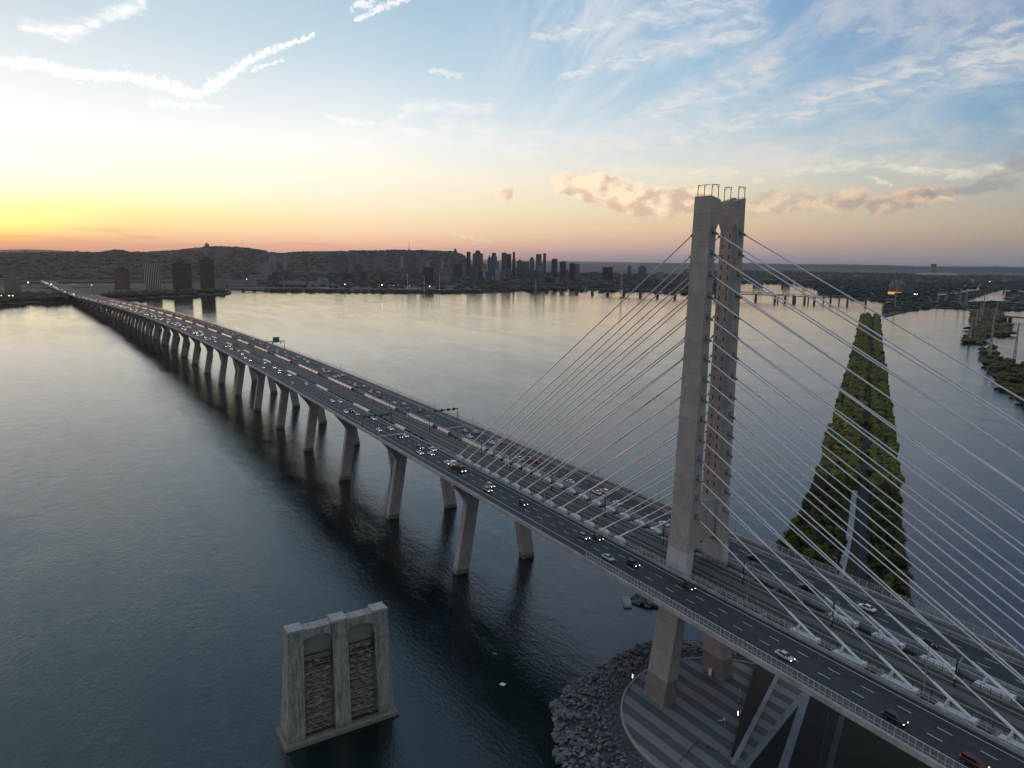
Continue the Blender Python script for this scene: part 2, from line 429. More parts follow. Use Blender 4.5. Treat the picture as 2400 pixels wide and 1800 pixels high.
def land_fn(nt, b, P):
    """parkland, roofs, roads and lots seen from far away, as blotches of their own colour"""
    cell = nt.n('ShaderNodeTexVoronoi'); nt.put(cell.inputs['Vector'], nt.map(P, (1, 1, 1), (0, 0, R(33)))); cell.inputs['Scale'].default_value = .018
    cs = nt.sep(cell.outputs['Color'])
    n = nt.noise(P, .0022, 5., .6)
    green = nt.mix(nt.noise(P, .03, 3.), (.010, .018, .010), (.030, .044, .022))
    roofs = nt.ramp(cs[0], [(0, (.035, .036, .042)), (.45, (.07, .066, .066)), (.7, (.12, .105, .095)), (.86, (.06, .05, .045)), (.95, (.26, .25, .24))], 'CONSTANT')
    f = nt.math('MULTIPLY', nt.mr(n, .40, .58), nt.math('GREATER_THAN', cs[1], .42))
    nt.put(b.inputs['Base Color'], nt.mix(f, green, roofs))
M_LAND = mat('far land', rough=.9, fn=land_fn)
M_SHORE = mat('river bank', (.035, .035, .03), .9, .5, .08)
M_GRASS = mat('dark grass', (.013, .019, .009), .95, .45, .15, bump=.6, bscale=2.)
def land(name, pts, z, m2=None, z0=-.6):
    b = MB(); b.prism(pts, z0, z, 1, 0)
    return tag(b.build(name, [m2 or M_LAND, M_SHORE]), kind='structure')
CITY = [(-2674, 519), (-2605, 668), (-2532, 828), (-2449, 1033), (-2404, 1216), (-2402, 1292), (-2490, 1466), (-2574, 1630), (-2669, 1801), (-2746, 2144), (-2745, 2429), (-2884, 2946), (-3073, 3443), (-3183, 3730), (-3263, 4419), (-3052, 4769), (-2800, 5000), (-2770, 5632), (-2600, 6073), (-2300, 6967), (8000, 16000)]
far = [(CAM.x+38500*math.cos(R(a)), CAM.y+38500*math.sin(R(a))) for a in range(60, 215, 5)]
land('city_ground', CITY + far + [(-9000, -4500), (-3160, -1000), (-3110, 0), (-3060, 300), (-2860, 430), (-2740, 480)], 3.0)
NUN = [(-1500, -2200), (-1900, -900), (-2129, -303), (-2207, -204), (-2223, -163), (-2237, -110), (-2262, -56), (-2287, 8), (-2327, 64), (-2422, 211), (-2504, 318), (-2585, 351), (-2800, 390), (-3041, 340), (-3146, 230), (-3160, 111), (-3160, 5), (-3050, -88), (-2980, -180), (-3500, -800), (-4500, -2600)]
land('island_ground', NUN, 4.0)
ISL = [(-2757, 3725), (-2267, 3271), (-1934, 2800), (-1535, 2527), (-1413, 2554), (-1289, 2449), (-1674, 3210), (-1714, 3350), (-1865, 3774), (-1941, 4069), (-2303, 4827), (-3193, 5815), (-3571, 5129)]
land('park_island_ground', ISL, 3.0)
STRIP = [(-1258, 2189), (-1713, 3171), (-1592, 3141), (-1747, 3678), (-1934, 4241), (-2414, 5504), (-2350, 5590), (-2063, 4843), (-1706, 3843), (-1376, 2969), (-1275, 2747), (-1247, 2952), (-1109, 2829), (-950, 2500), (-1008, 2264), (-1066, 2326), (-1137, 2286), (-1115, 2142), (-1052, 1937), (-964, 1704), (-1060, 1851)]
land('canal_bank_ground', STRIP, 2.5)
RIGHTB = [(-1515, 3608), (-1700, 4203), (-1960, 4945), (-2050, 5309), (-900, 5000), (-300, 3300), (-1058, 2785), (-1117, 2803), (-1360, 3250)]
land('east_bank_ground', RIGHTB, 2.5)
M_REED = mat('marsh grass', (.035, .036, .018), .95, .4, .05)
ISA = [(-529, 1251), (-635, 1473), (-988, 2217), (-1014, 2363), (-924, 2258), (-805, 1995), (-756, 1864), (-721, 1795), (-700, 1807), (-565, 1490), (-580, 1429), (-535, 1330), (-505, 1282), (-497, 1249)]
ISB = [(-401, 1022), (-370, 974), (-338, 915), (-271, 802), (-225, 727), (-192, 679), (-141, 604), (60, 420), (200, 700), (-304, 1008), (-336, 1018), (-379, 1040), (-407, 1101), (-454, 1174), (-460, 1160)]
land('marsh_island_ground', ISA, 1.0, M_REED)
land('wooded_island_ground', ISB, 1.0, M_REED)
# the wooded embankment that runs from the tower away to the upper right
DD = Vector((-.525, .851)); DN = Vector((.851, .525))        # along, to the right
def dike(t, o): return (-42+DD.x*t+DN.x*o, 157+DD.y*t+DN.y*o)
dl = [(-330, -26), (-150, -32), (-70, -42), (-30, -36), (0, -33), (60, -30), (140, -27), (300, -26), (500, -28), (800, -26), (1200, -27), (1766, -30)]
dr = [(1766, 16), (1200, 18), (700, 20), (300, 24), (100, 21), (-60, 22), (-130, 24), (-330, 40)]
M_ROAD = mat('asphalt', (.012, .013, .016), .82, .22, .25, bump=.15, bscale=30.)
land('embankment_ground', [dike(*q) for q in dl+dr], 3.6, M_GRASS)
b = MB(); rd = [(-330, 2), (-150, 3), (0, 3), (300, 0), (800, -2), (1760, -5)]
b.grid([[(*dike(t, o-2.3), 3.9), (*dike(t, o+2.3), 3.9)] for t, o in rd])
tag(b.build('embankment_road', M_ROAD), kind='structure')

# ------------------------------------------------------------------ distant hills
def hill_fn(nt, b, P):
    n = nt.noise(P, .012, 6., .65)
    nt.put(b.inputs['Base Color'], nt.mix(nt.mr(n, .38, .62), (.006, .008, .006), (.022, .022, .017)))
M_HILL = mat('wooded hill', rough=.95, fn=hill_fn)
HF = {}
def ridge(name, crest, D, front, back, base, seed, rough):
    rows = []
    rr = random.Random(seed)
    xs = np.linspace(crest[0][0], crest[-1][0], 330)
    ys = np.interp(xs, [c[0] for c in crest], [c[1] for c in crest])
    for f in (0, .12, .3, .5, .68, .82, .93, 1.0, 1.15, 1.5):
        row = []
        for x, y in zip(xs, ys):
            top = at(x, y, D)
            H = max(top.z-base, 0)
            dd = D-front*(1-f) if f <= 1 else D+back*(f-1)*2
            prof = (math.sin(min(f, 1)*PI/2)**1.5) if f <= 1 else max(0, 1-(f-1)*2)
            q = at(x, 700, dd)
            n = mnoise.fractal(Vector((q.x*.006, q.y*.006, seed)), 1.0, 2.0, 4) + .6*mnoise.noise(Vector((q.x*.035, q.y*.035, seed)))
            row.append((q.x, q.y, base + H*prof + n*rough*min(1, H/40)*(1 if f < .97 else .55)))
        rows.append(row)
    def hf(px, D_):
        top = at(px, float(np.interp(px, [c[0] for c in crest], [c[1] for c in crest])), D); H = max(top.z-base, 0); f = 1-(D-D_)/front
        return base + H*math.sin(max(0, min(f, 1))*PI/2)**1.5 if 0 <= f <= 1 else None
    HF[name] = hf
    b = MB(); b.grid(rows)
    return tag(b.build(name, M_HILL, smooth=True), kind='structure')
ridge('wooded_mountain', [(180, 600), (215, 597), (236, 592), (250, 589), (272, 586), (292, 588), (305, 591), (345, 591), (400, 588), (440, 584), (470, 581), (500, 578), (545, 578.5), (580, 582), (620, 588), (640, 592), (662, 594), (690, 591), (730, 590), (775, 590), (830, 588), (880, 588), (925, 586), (960, 587), (1010, 588), (1045, 589), (1066, 590), (1080, 596), (1092, 604), (1102, 616), (1110, 622)], 7000, 1900, 1500, 12, 3, 9)
ridge('far_hills', [(-500, 590), (-200, 587), (-40, 586.5), (40, 585.5), (75, 584.5), (120, 586), (170, 588.5), (230, 591), (300, 600)], 16000, 3000, 3000, 4, 9, 6)
ridge('plateau', [(-900, 585), (-200, 591), (0, 594), (80, 594), (180, 593), (300, 594), (420, 600), (560, 607), (640, 612)], 6000, 2300, 2500, 6, 5, 6)
ridge('north_hills', [(1500, 617), (1640, 616), (1760, 617), (1850, 619), (1960, 619.5), (2060, 621), (2140, 624), (2250, 624.5), (2330, 624.5), (2450, 629), (2800, 634)], 20000, 3000, 2000, 4, 12, 10)

b = MB(); b.grid([[(*dike(t, o-1.5), 4.25), (*dike(t, o+1.5), 4.25)] for t, o in ((-75, -7.6), (-36, -5.9), (0, -4.4), (27, -3.6), (104, -3.3))])
tag(b.build('embankment_path', mat('pale path concrete', (.26, .28, .30), .85, .15, .4)), kind='structure')
# ------------------------------------------------------------------ bridge alignment
S_TAB = np.arange(-400, 4900, 10.0)
def _head(s):
    if s < 372.8: return 0.0
    if s < 1900: return -(s-372.8)/14393.6
    if s < 2600: return -.1061 + (s-1900)/700*.034
    return -.0721
_x = [400.0]; _y = [0.0]
for s in S_TAB[1:]:
    a = _head(s-5); _x.append(_x[-1]-10*math.cos(a)); _y.append(_y[-1]+10*math.sin(a))
H_S = [-400, 150, 300, 450, 600, 800, 1000, 1250, 1500, 1750, 2100, 2400, 3000, 3600, 4900]
H_Z = [48.5, 48.5, 47.9, 46.9, 45.6, 43.1, 40.6, 37.0, 32.2, 27.0, 20.5, 16.0, 11.0, 9.0, 8.0]
def hz(s): return float(np.interp(s, _hs, _hzv))
_hs = np.arange(-400, 4900, 20.0)
_raw = np.interp(_hs, H_S, H_Z)
_hzv = np.convolve(np.pad(_raw, 6, mode='edge'), np.ones(13)/13, mode='valid')
def W3(s, off, dz=0.0, z=None):
    """world point at chainage s from the tower, offset off (+ towards the far side), dz above the road"""
    x = float(np.interp(s, S_TAB, _x)); y = float(np.interp(s, S_TAB, _y)); a = _head(s)
    return (x+off*math.sin(a), y+off*math.cos(a), (hz(s)+dz) if z is None else z)
def head(s): return PI - _head(s)      # heading, towards the far shore, as a math angle... (dir = (-cos a, sin a))
def stations(s0, s1, step=20.0):
    n = max(1, int(round((s1-s0)/step)))
    return [s0+(s1-s0)*k/n for k in range(n+1)]
def sweep(b, prof, s0, s1, step=20.0, mi=0, closed=False):
    b.grid([[W3(s, o, z) for o, z in prof] for s in stations(s0, s1, step)], mi, closed)
    return b

def conc_fn(sc=.5, stain=.35, seam=0.):
    def fn(nt, b, P):
        base = nt.sep(nt.n('ShaderNodeRGB').outputs[0])  # unused socket keeps the node count stable
        n1 = nt.noise(P, .22, 5., .6); n2 = nt.noise(nt.map(P, (1, 1, .22)), 1.3, 4., .6); n3 = nt.noise(P, 6., 2.)
        f = nt.math('ADD', nt.math('ADD', nt.math('MULTIPLY', n1, .45), nt.math('MULTIPLY', n2, .4)), nt.math('MULTIPLY', n3, .15))
        f = nt.mr(f, .34, .66)
        col = nt.mix(f, tuple(x*(1-stain) for x in CONC), tuple(x*(1+stain*.6) for x in CONC))
        if not seam and stain < .3:
            zz = nt.math('ADD', nt.sep(P)[2], nt.math('MULTIPLY', n1, 1.6))
            col = nt.mix(nt.mr(zz, 3.6, 2.6), col, (.15, .14, .12))
        if seam:
            pan = nt.noise(nt.xyz(nt.math('FLOOR', nt.math('DIVIDE', nt.sep(P)[0], 2.1)), nt.math('FLOOR', nt.math('DIVIDE', nt.sep(P)[1], 2.4)), nt.math('FLOOR', nt.math('DIVIDE', nt.sep(P)[2], seam))), 5.3, 0.)
            col = nt.mix(nt.mr(pan, .3, .7, 0., .30), col, (.25, .235, .21))
            run = nt.noise(nt.map(P, (1.4, 1.4, .05)), 1.0, 4., .6)
            col = nt.mix(nt.mr(run, .56, .72, 0., .35), col, (.20, .188, .17))
            z = nt.sep(P)[2]
            q = nt.math('PINGPONG', nt.math('ADD', z, nt.math('MULTIPLY', n1, .15)), seam*.5)
            col = nt.mix(nt.mr(q, 0., .16, .45, 0.), col, (.10, .095, .09))
            lift = nt.noise(nt.xyz(0, 0, nt.math('FLOOR', nt.math('DIVIDE', z, seam))), 3.7, 0.)
            col = nt.mix(nt.mr(lift, .3, .7, 0., .28), col, (.27, .245, .22))
        nt.put(b.inputs['Base Color'], col)
        nt.put(b.inputs['Normal'], nt.bump(n3, .15, .05))
    return fn
CONC = (.325, .32, .31)
M_CONC = mat('pale concrete', CONC, .85, fn=conc_fn())
M_PIER = mat('pier concrete', CONC, .85, fn=conc_fn(stain=.28))
CONC = (.365, .345, .315)
M_TOWER = mat('tower concrete', CONC, .85, fn=conc_fn(stain=.22, seam=4.6))
M_CLEANC = mat('pale coated concrete', (.42, .43, .43), .7, .12, .4)
M_STAIN = mat('coated concrete base', (.19, .178, .15), .8, .25, .3)
M_STEEL = mat('weathered steel girder', (.10, .105, .11), .6, .2, .4)
M_WHITE = mat('white painted steel', (.62, .64, .66), .45, .1, .6)
M_CABLE = mat('white cable sheath', (.60, .60, .61), .42, .08, .8)
M_CABLE2 = mat('white cable sleeve', (.66, .67, .68), .38, .08, .8)
M_DARK = mat('dark steel', (.025, .026, .03), .5, .2, .8)
M_GALV = mat('galvanised steel', (.28, .29, .30), .45, .2, .9)
M_PAINT = mat('road paint', (.62, .62, .60), .7, .25, 1.2)
M_TRACKBED = mat('track slab', (.17, .165, .155), .9, .25, .4)
M_RAIL = mat('rail steel', (.10, .075, .055), .5, .2, 1., metal=.3)
M_DECKGAP = mat('dark gap floor', (.075, .072, .068), .9, .3, .3)
def asph_fn(nt, b, P):
    n = nt.noise(nt.map(P, (.02, .55, 1)), 1.0, 4., .6)
    n2 = nt.noise(P, .35, 5., .65)
    f = nt.math('ADD', nt.math('MULTIPLY', n, .55), nt.math('MULTIPLY', n2, .45))
    nt.put(b.inputs['Base Color'], nt.mix(nt.mr(f, .36, .64), (.014, .016, .021), (.032, .035, .042)))
    nt.put(b.inputs['Normal'], nt.bump(nt.noise(P, 14., 3.), .25, .03))
M_DECKROAD = mat('bridge asphalt', rough=.75, fn=asph_fn)
def glass_panel():
    m = bpy.data.materials.new('clear screen panel'); m.use_nodes = True
    t = m.node_tree; nt = NT(t); b = t.nodes['Principled BSDF']
    b.inputs['Base Color'].default_value = (.42, .46, .48, 1); b.inputs['Roughness'].default_value = .25
    b.inputs['Alpha'].default_value = .15
    return m
M_PANE = glass_panel()

S0, S1 = -262.0, 2235.0
bridge = empty('cable_stayed_bridge', (0.4, 0, 0), 'long cable stayed road and rail bridge with twin concrete masts crossing the river', 'bridge')
# deck: two edge girders, a middle rail girder, cross beams, parapets
b = MB()
sweep(b, [(-29.5, .95), (-29.62, -.25), (-29.2, -.62), (-24.6, -1.75), (-23.4, -4.6), (-15.4, -4.6), (-14.4, -1.75), (-10.9, -.75), (-10.9, -.02), (-28.75, -.02), (-28.75, .95)], S0, S1, 20, 0, True)
sweep(b, [(29.5, .95), (29.62, -.25), (29.2, -.62), (24.6, -1.75), (23.4, -4.6), (15.4, -4.6), (14.4, -1.75), (9.1, -.75), (9.1, -.02), (28.75, -.02), (28.75, .95)], S0, S1, 20, 0, True)
sweep(b, [(-7.0, -.05), (-7.0, -.7), (-4.4, -1.6), (-3.6, -4.4), (4.2, -4.4), (5.0, -1.6), (6.1, -.7), (6.1, -.05)], S0, S1, 20, 2, True)
deck = b.build('deck', [M_CONC, M_STEEL, M_TRACKBED], bridge)
b = MB()   # inner parapets beside the gaps
for o0, o1, h in ((-11.4, -10.92, .85), (9.15, 9.6, .85), (25.1, 25.45, .8)):
    sweep(b, [(o0, -.01), (o0, h), (o1, h), (o1, -.01)], S0, S1, 20, 0)
b.build('parapet', [M_CONC], bridge)
b = MB()
for s in np.arange(-250, 2230, 8.35):
    if abs(s) < 8: continue
    for o0, o1 in ((-10.9, -7.0), (6.1, 9.1)):
        p0, p1 = W3(s, o0, -.75), W3(s, o1, -.75)
        near_ = -105 < s < 178
        q = MB() if near_ else b
        q.bar(p0, p1, 1.1, 1.2)
        if near_: q.build('cross_beam', [M_STEEL], bridge)
b.build('cross_beams', [M_STEEL], bridge)['kind'] = 'stuff'
# gap floor (service walkway well below the road) so that the gaps read as shallow troughs
b = MB()
sweep(b, [(-10.85, -1.35), (-7.05, -1.35)], 176, S1); sweep(b, [(6.15, -1.35), (9.05, -1.35)], 176, S1)
b.build('walkway_grating', [M_DECKGAP], bridge)
# road surfaces (setting)
b = MB(); sweep(b, [(-28.7, .0), (-11.45, .0)], S0, S1, 20); sweep(b, [(9.65, .0), (25.05, .0)], S0, S1, 20)
tag(b.build('bridge_road', M_DECKROAD), kind='structure')
b = MB(); sweep(b, [(25.5, .012), (28.7, .012)], S0, S1, 20)
tag(b.build('bridge_path', mat('path surface', (.085, .085, .085), .85, .2, .4)), kind='structure')
b = MB()
def stripe(o, s0, s1, w=.16, dz=.006): sweep(b, [(o-w/2, dz), (o+w/2, dz)], s0, s1, 20)
for o in (-24.2, -13.0, 13.1, 24.4): stripe(o, S0, S1, .17)
for o in (-20.45, -16.72, 16.95, 20.75):
    for k in range(int((900-S0)/8.45)):
        s = -78.4 - 8.45*22 + k*8.45
        if s < S0: continue
        b.quad(W3(s, o-.08, .006), W3(s+3.1, o-.08, .006), W3(s+3.1, o+.08, .006), W3(s, o+.08, .006))
tag(b.build('road_markings', M_PAINT), kind='structure')
b = MB()
for s, o0, o1 in ((202.4, -28.7, -11.45), (201.6, 9.65, 28.7)) + tuple((202.4+402*k, a, c) for k in (1, 2, 3) for a, c in ((-28.7, -11.45), (9.65, 28.7))):
    b.quad(W3(s-.5, o0, .012), W3(s+.5, o0, .012), W3(s+.5, o1, .012), W3(s-.5, o1, .012))
tag(b.build('expansion_joint', mat('joint plate', (.36, .37, .38), .6, .2, 2.)), kind='structure')
# tracks
track = empty('railway_track', W3(0, 0, 0), 'two parallel railway tracks along the middle of the bridge deck', 'railway track')
b = MB()
for o in (-4.6, -3.1, 2.2, 3.7):
    sweep(b, [(o-.08, 0), (o-.08, .22), (o+.08, .22), (o+.08, 0)], S0, S1, 20)
b.build('rails', M_RAIL, track)
b = MB()
for o in (-5.35, -2.35, 1.45, 4.45):
    sweep(b, [(o-.28, -.04), (o-.28, .16), (o+.28, .16), (o+.28, -.04)], S0, S1, 20)
b.build('plinth', mat('track plinth', (.07, .07, .068), .9, .3, .5), track)
b = MB(); sweep(b, [(-1.9, -.04), (-1.9, .10), (.95, .10), (.95, -.04)], S0, S1, 20)
b.build('walkway', mat('service walkway', (.085, .095, .10), .85, .2, .5), track)

# ------------------------------------------------------------------ masts
MX = .45
MAST_T = [(5.2, 16.0, 11.0, 4.35, .02), (30, 12.2, 8.6, 4.3, .02), (47.5, 9.5, 6.9, 4.3, .02), (55.8, 8.95, 6.2, 4.2, .02), (59.0, 8.75, 3.2, 4.1, .02), (66.5, 8.35, 3.2, 4.0, .3), (71.0, 8.2, 3.8, 3.9, .75), (106, 7.75, 3.6, 3.6, .9), (130, 7.45, 3.55, 3.35, .9), (152.0, 7.25, 3.5, 3.2, .9), (154.0, 7.2, 3.35, 3.2, .02)]
def mast_rings(sg):
    rr = []
    for z, yo_, yi_, hx_, c in MAST_T + [(161.2, 7.05, 3.2, 3.2, .02)]:
        dz = (lambda y: 0.) if z < 161 else (lambda y: (y-7.05)*.25)
        rr.append([(MX+x, sg*y, z+dz(y)) for x, y in ((-hx_, yo_), (hx_, yo_), (hx_, yi_+c), (hx_-c, yi_), (-hx_+c, yi_), (-hx_, yi_+c))])
    return rr
mast_z = lambda i: 151.4 - 6.05*i
for sg in (-1, 1):
    b = MB(); rr = mast_rings(sg); b.loft(rr)
    mast = b.build('tower_mast', [M_TOWER], bridge)
    mast['label'] = 'tall concrete mast standing nearer the camera' if sg < 0 else 'tall concrete mast standing behind the near one'
    tz_ = [q[0] for q in MAST_T]
    def yo(z): return float(np.interp(z, tz_, [q[1] for q in MAST_T]))
    def yi(z): return float(np.interp(z, tz_, [q[2] for q in MAST_T]))
    def hx(z): return float(np.interp(z, tz_, [q[3] for q in MAST_T]))
    # base coating (a separate shell 12 mm proud)
    b = MB(); e = .012
    b.loft([[(MX-hx(z)-e, sg*(yo(z)+e), z), (MX+hx(z)+e, sg*(yo(z)+e), z), (MX+hx(z)+e, sg*(yi(z)-e), z), (MX-hx(z)-e, sg*(yi(z)-e), z)] for z in (6.0, 14.2)], caps=False)
    b.build('base_coating', [M_STAIN], mast)
    b = MB()
    b.loft([[(MX-hx(z)-e, sg*(yo(z)+e), z), (MX+hx(z)+e, sg*(yo(z)+e), z), (MX+hx(z)+e, sg*(yi(z)-e), z), (MX-hx(z)-e, sg*(yi(z)-e), z)] for z in (47.6, 55.2)], caps=False)
    b.build('coated_band', [M_CLEANC], mast)
    # narrow recesses up the inner face, two columns
    slot0 = None
    for k in range(27):
        z = 150.6 - 3.025*k
        for x in (-1.3, 1.35):
            if slot0 is None: slot0 = o = MB().box(0, 0, -1.0, .5, .05, 1.35).build('slot', M_DARK)
            else: o = slot0.copy(); COL.objects.link(o)
            o.parent = mast; o.location = (MX+x-bridge.location.x, sg*(yi(z)-.012), z)
    # steel frames on top
    zr = lambda y: 161.2+(y-7.05)*.25
    for posts, ends in (([(-2.4, 6.7)], (-.5, 6.7)), ([(.1, 6.7)], (2.0, 6.7)), ([(2.9, 6.7), (2.9, 4.1)], None)) if sg < 0 else (([(-1.9, 3.7), (.5, 3.7)], None), ([(2.9, 4.2), (2.9, 6.8)], None)):
        b = MB(); zt = 164.3
        for x, y in posts: b.bar((MX+x, sg*y, zr(y)-.1), (MX+x, sg*y, zt), .15)
        e2 = ends or posts[1]; x, y = posts[0]
        b.bar((MX+x-.2, sg*y, zt), (MX+e2[0]+.2, sg*e2[1], zt), .15)
        b.bar((MX+x, sg*y, zt-.9), (MX+x*.6+e2[0]*.4, sg*(y*.6+e2[1]*.4), zt-.05), .09)
        if not ends: b.bar((MX+e2[0], sg*e2[1], zt-.9), (MX+x*.4+e2[0]*.6, sg*(y*.4+e2[1]*.6), zt-.05), .09)
        b.build('lifting_frame', [M_DARK], mast)
    b = MB()
    for x0, y0, x1, y1 in ((-3.1, 6.9, 3.1, 6.9), (3.1, 6.9, 3.1, 3.4), (-3.1, 6.9, -3.1, 3.4)):
        b.bar((MX+x0, sg*y0, zr(y0)+.25), (MX+x1, sg*y1, zr(y1)+.25), .05)
    b.build('roof_railing', [M_GALV], mast)
    b = MB(); b.box(MX+.6, sg*4.8, 160.5, 1.2, 1.0, .8); b.build('roof_hatch', [M_GALV], mast)
# the tie between the masts just above the deck
b = MB(); b.loft([[(MX-3.2, -4.6, z), (MX+3.2, -4.6, z), (MX+3.2, 4.6, z), (MX-3.2, 4.6, z)] for z in (58.6, 70.6)])
b.build('mast_tie', [M_TOWER], bridge)
b = MB(); b.box(.4, 0, 41.5, 7.2, 14, 2.6); b.build('tower_crossbeam', [M_CONC], bridge)

# ------------------------------------------------------------------ stay cables
for sg in (-1, 1):
    yd = -8.9 if sg < 0 else 7.6
    for side in (-1, 1):
        for i in range(15):
            z = mast_z(14-i)
            xm = MX + side*(hx(z)+.05)
            top = Vector((xm, sg*(yo(z)*.5+yi(z)*.5+.35), z))
            xd = (-28.3-8.37*i) if side < 0 else (50.4+12.45*i)
            s = -xd
            bot = Vector(W3(s, yd, .35))
            d = (bot-top).normalized(); L = (bot-top).length
            b = MB(); b.tube(top, bot-d*2.0, .185, n=8)
            if i % 2 == 0: b.tube(top+d*(L*.16), top+d*(L*.16+.7), .22, n=8)
            c = b.build('stay_cable', [M_CABLE], bridge, smooth=False)
            b = MB(); ls = 10.5 if side > 0 else 8.2
            b.tube(bot-d*ls, bot-d*1.6, .34 if side > 0 else .31, n=10); b.tube(bot-d*1.7, bot, .20, n=8)
            b.build('cable_sleeve', [M_CABLE2], c)
            b = MB(); b.tube(top-d*.4, top+d*2.1, .42, .36, n=8)
            b.box(xm, top.y, z-.55, .34, 1.05, 1.5)
            b.build('mast_anchorage', [mat('anchor bracket', (.17, .175, .18), .6, .2, .6)], c)
            if side > 0:
                b = MB(); m0 = bot-d*6.4; b.tube(m0, (m0.x-.9, m0.y-.5*sg*0, hz(s)+.15), .30, .34, n=8)
                b.build('damper_strut', [M_WHITE], c)
            # anchorage housing at deck level
            b = MB()
            q = lambda ds, o, dz: W3(s+side*ds, yd+o, dz)
            if side > 0:
                b.loft([[q(.2, -.95, -.2), q(.2, .95, -.2), q(.2, .95, .95), q(.2, -.95, .95)], [q(2.5, -.95, -.2), q(2.5, .95, -.2), q(2.5, .95, .62), q(2.5, -.95, .62)], [q(8.2, -.95, -.2), q(8.2, .95, -.2), q(8.2, .95, .42), q(8.2, -.95, .42)]])
            else:
                b.loft([[q(-.6, -.95, -.2), q(-.6, .95, -.2), q(-.6, .95, .85), q(-.6, -.95, .85)], [q(2.2, -.95, -.2), q(2.2, .95, -.2), q(2.2, .95, 1.1), q(2.2, -.95, 1.1)], [q(3.9, -.95, -.2), q(3.9, .95, -.2), q(3.9, .95, .55), q(3.9, -.95, .55)]])
            b.build('anchorage_housing', [M_WHITE], c)

# ------------------------------------------------------------------ piers
PIERS = [124.94] + [124.94+81.2+80.4*k for k in range(26)]
ords = ['first', 'second', 'third', 'fourth', 'fifth', 'sixth', 'seventh', 'eighth', 'ninth', 'tenth', 'eleventh', 'twelfth']
for pi_, s in enumerate(PIERS):
    h = hz(s); a = _head(s)
    P = lambda ds, off, z: (W3(s+ds, off)[0], W3(s+ds, off)[1], z)
    zt, zc = h-15.8, h-4.6          # leg top, cap top
    big = zt > 3
    zl = max(zt, -1.0)
    t = 1.75
    b = MB()
    # cap: outline in the cross plane, thickened along the bridge
    z1 = max(zt, .6)
    out = [(-15.9, z1), (-16.5, zt+1.6), (-18.3, zt+4.6), (-23.2, zc-.4), (-23.2, zc), (23.2, zc), (23.2, zc-.4), (18.3, zt+4.6), (16.5, zt+1.6), (15.9, z1), (9.9, z1), (8.6, zt+3.0), (5.5, zt+5.6), (0, zt+6.4), (-5.5, zt+5.6), (-8.6, zt+3.0), (-9.9, z1)]
    out = [(o, max(z, .5)) for o, z in out]
    b.loft([[P(-t, o, z) for o, z in out], [P(t, o, z) for o, z in out]], caps=False)
    hw = [(-23.2, -18.3, -16.5, -15.9), ]
    # caps of the loft as strips (the outline is not convex)
    for ds in (-t, t):
        b.poly([P(ds, *out[k]) for k in (0, 1, 15, 16)]); b.poly([P(ds, *out[k]) for k in (1, 2, 14, 15)])
        b.poly([P(ds, *out[k]) for k in (2, 3, 4, 5, 6, 7, 12, 13, 14)] if False else [P(ds, *out[k]) for k in (2, 3, 4)] + [P(ds, -5.5, zc), P(ds, *out[14])])
        b.poly([P(ds, -5.5, zc), P(ds, 0, zc), P(ds, *out[13]), P(ds, *out[14])]); b.poly([P(ds, 0, zc), P(ds, 5.5, zc), P(ds, *out[12]), P(ds, *out[13])])
        b.poly([P(ds, 5.5, zc)] + [P(ds, *out[k]) for k in (5, 6, 7)] + [P(ds, *out[12])])
        b.poly([P(ds, *out[k]) for k in (7, 8, 11, 12)]); b.poly([P(ds, *out[k]) for k in (8, 9, 10, 11)])
    pier = b.build('bridge_pier', [M_PIER], bridge)
    for sg in (-1, 1):
        b = MB()
        tb = 1.95
        if zt > 1.0:
            b.loft([[P(-tb, sg*21.6, -3), P(tb, sg*21.6, -3), P(tb, sg*14.7, -3), P(-tb, sg*14.7, -3)],
                    [P(-tb, sg*21.3, .2), P(tb, sg*21.3, .2), P(tb, sg*14.9, .2), P(-tb, sg*14.9, .2)],
                    [P(-t-.08, sg*15.95, zt), P(t+.08, sg*15.95, zt), P(t+.08, sg*9.85, zt), P(-t-.08, sg*9.85, zt)]])
        else:
            b.loft([[P(-t-.08, sg*16.2, -3), P(t+.08, sg*16.2, -3), P(t+.08, sg*9.7, -3), P(-t-.08, sg*9.7, -3)], [P(-t-.08, sg*15.95, 1.2), P(t+.08, sg*15.95, 1.2), P(t+.08, sg*9.85, 1.2), P(-t-.08, sg*9.85, 1.2)]])
        b.build('leg', [M_PIER], pier)
    b = MB(); c = P(0, -22.4, zc-1.6); b.box(c[0], c[1], c[2], 2.6, .5, 1.2, -a); b.build('inspection_platform', [M_WHITE], pier)
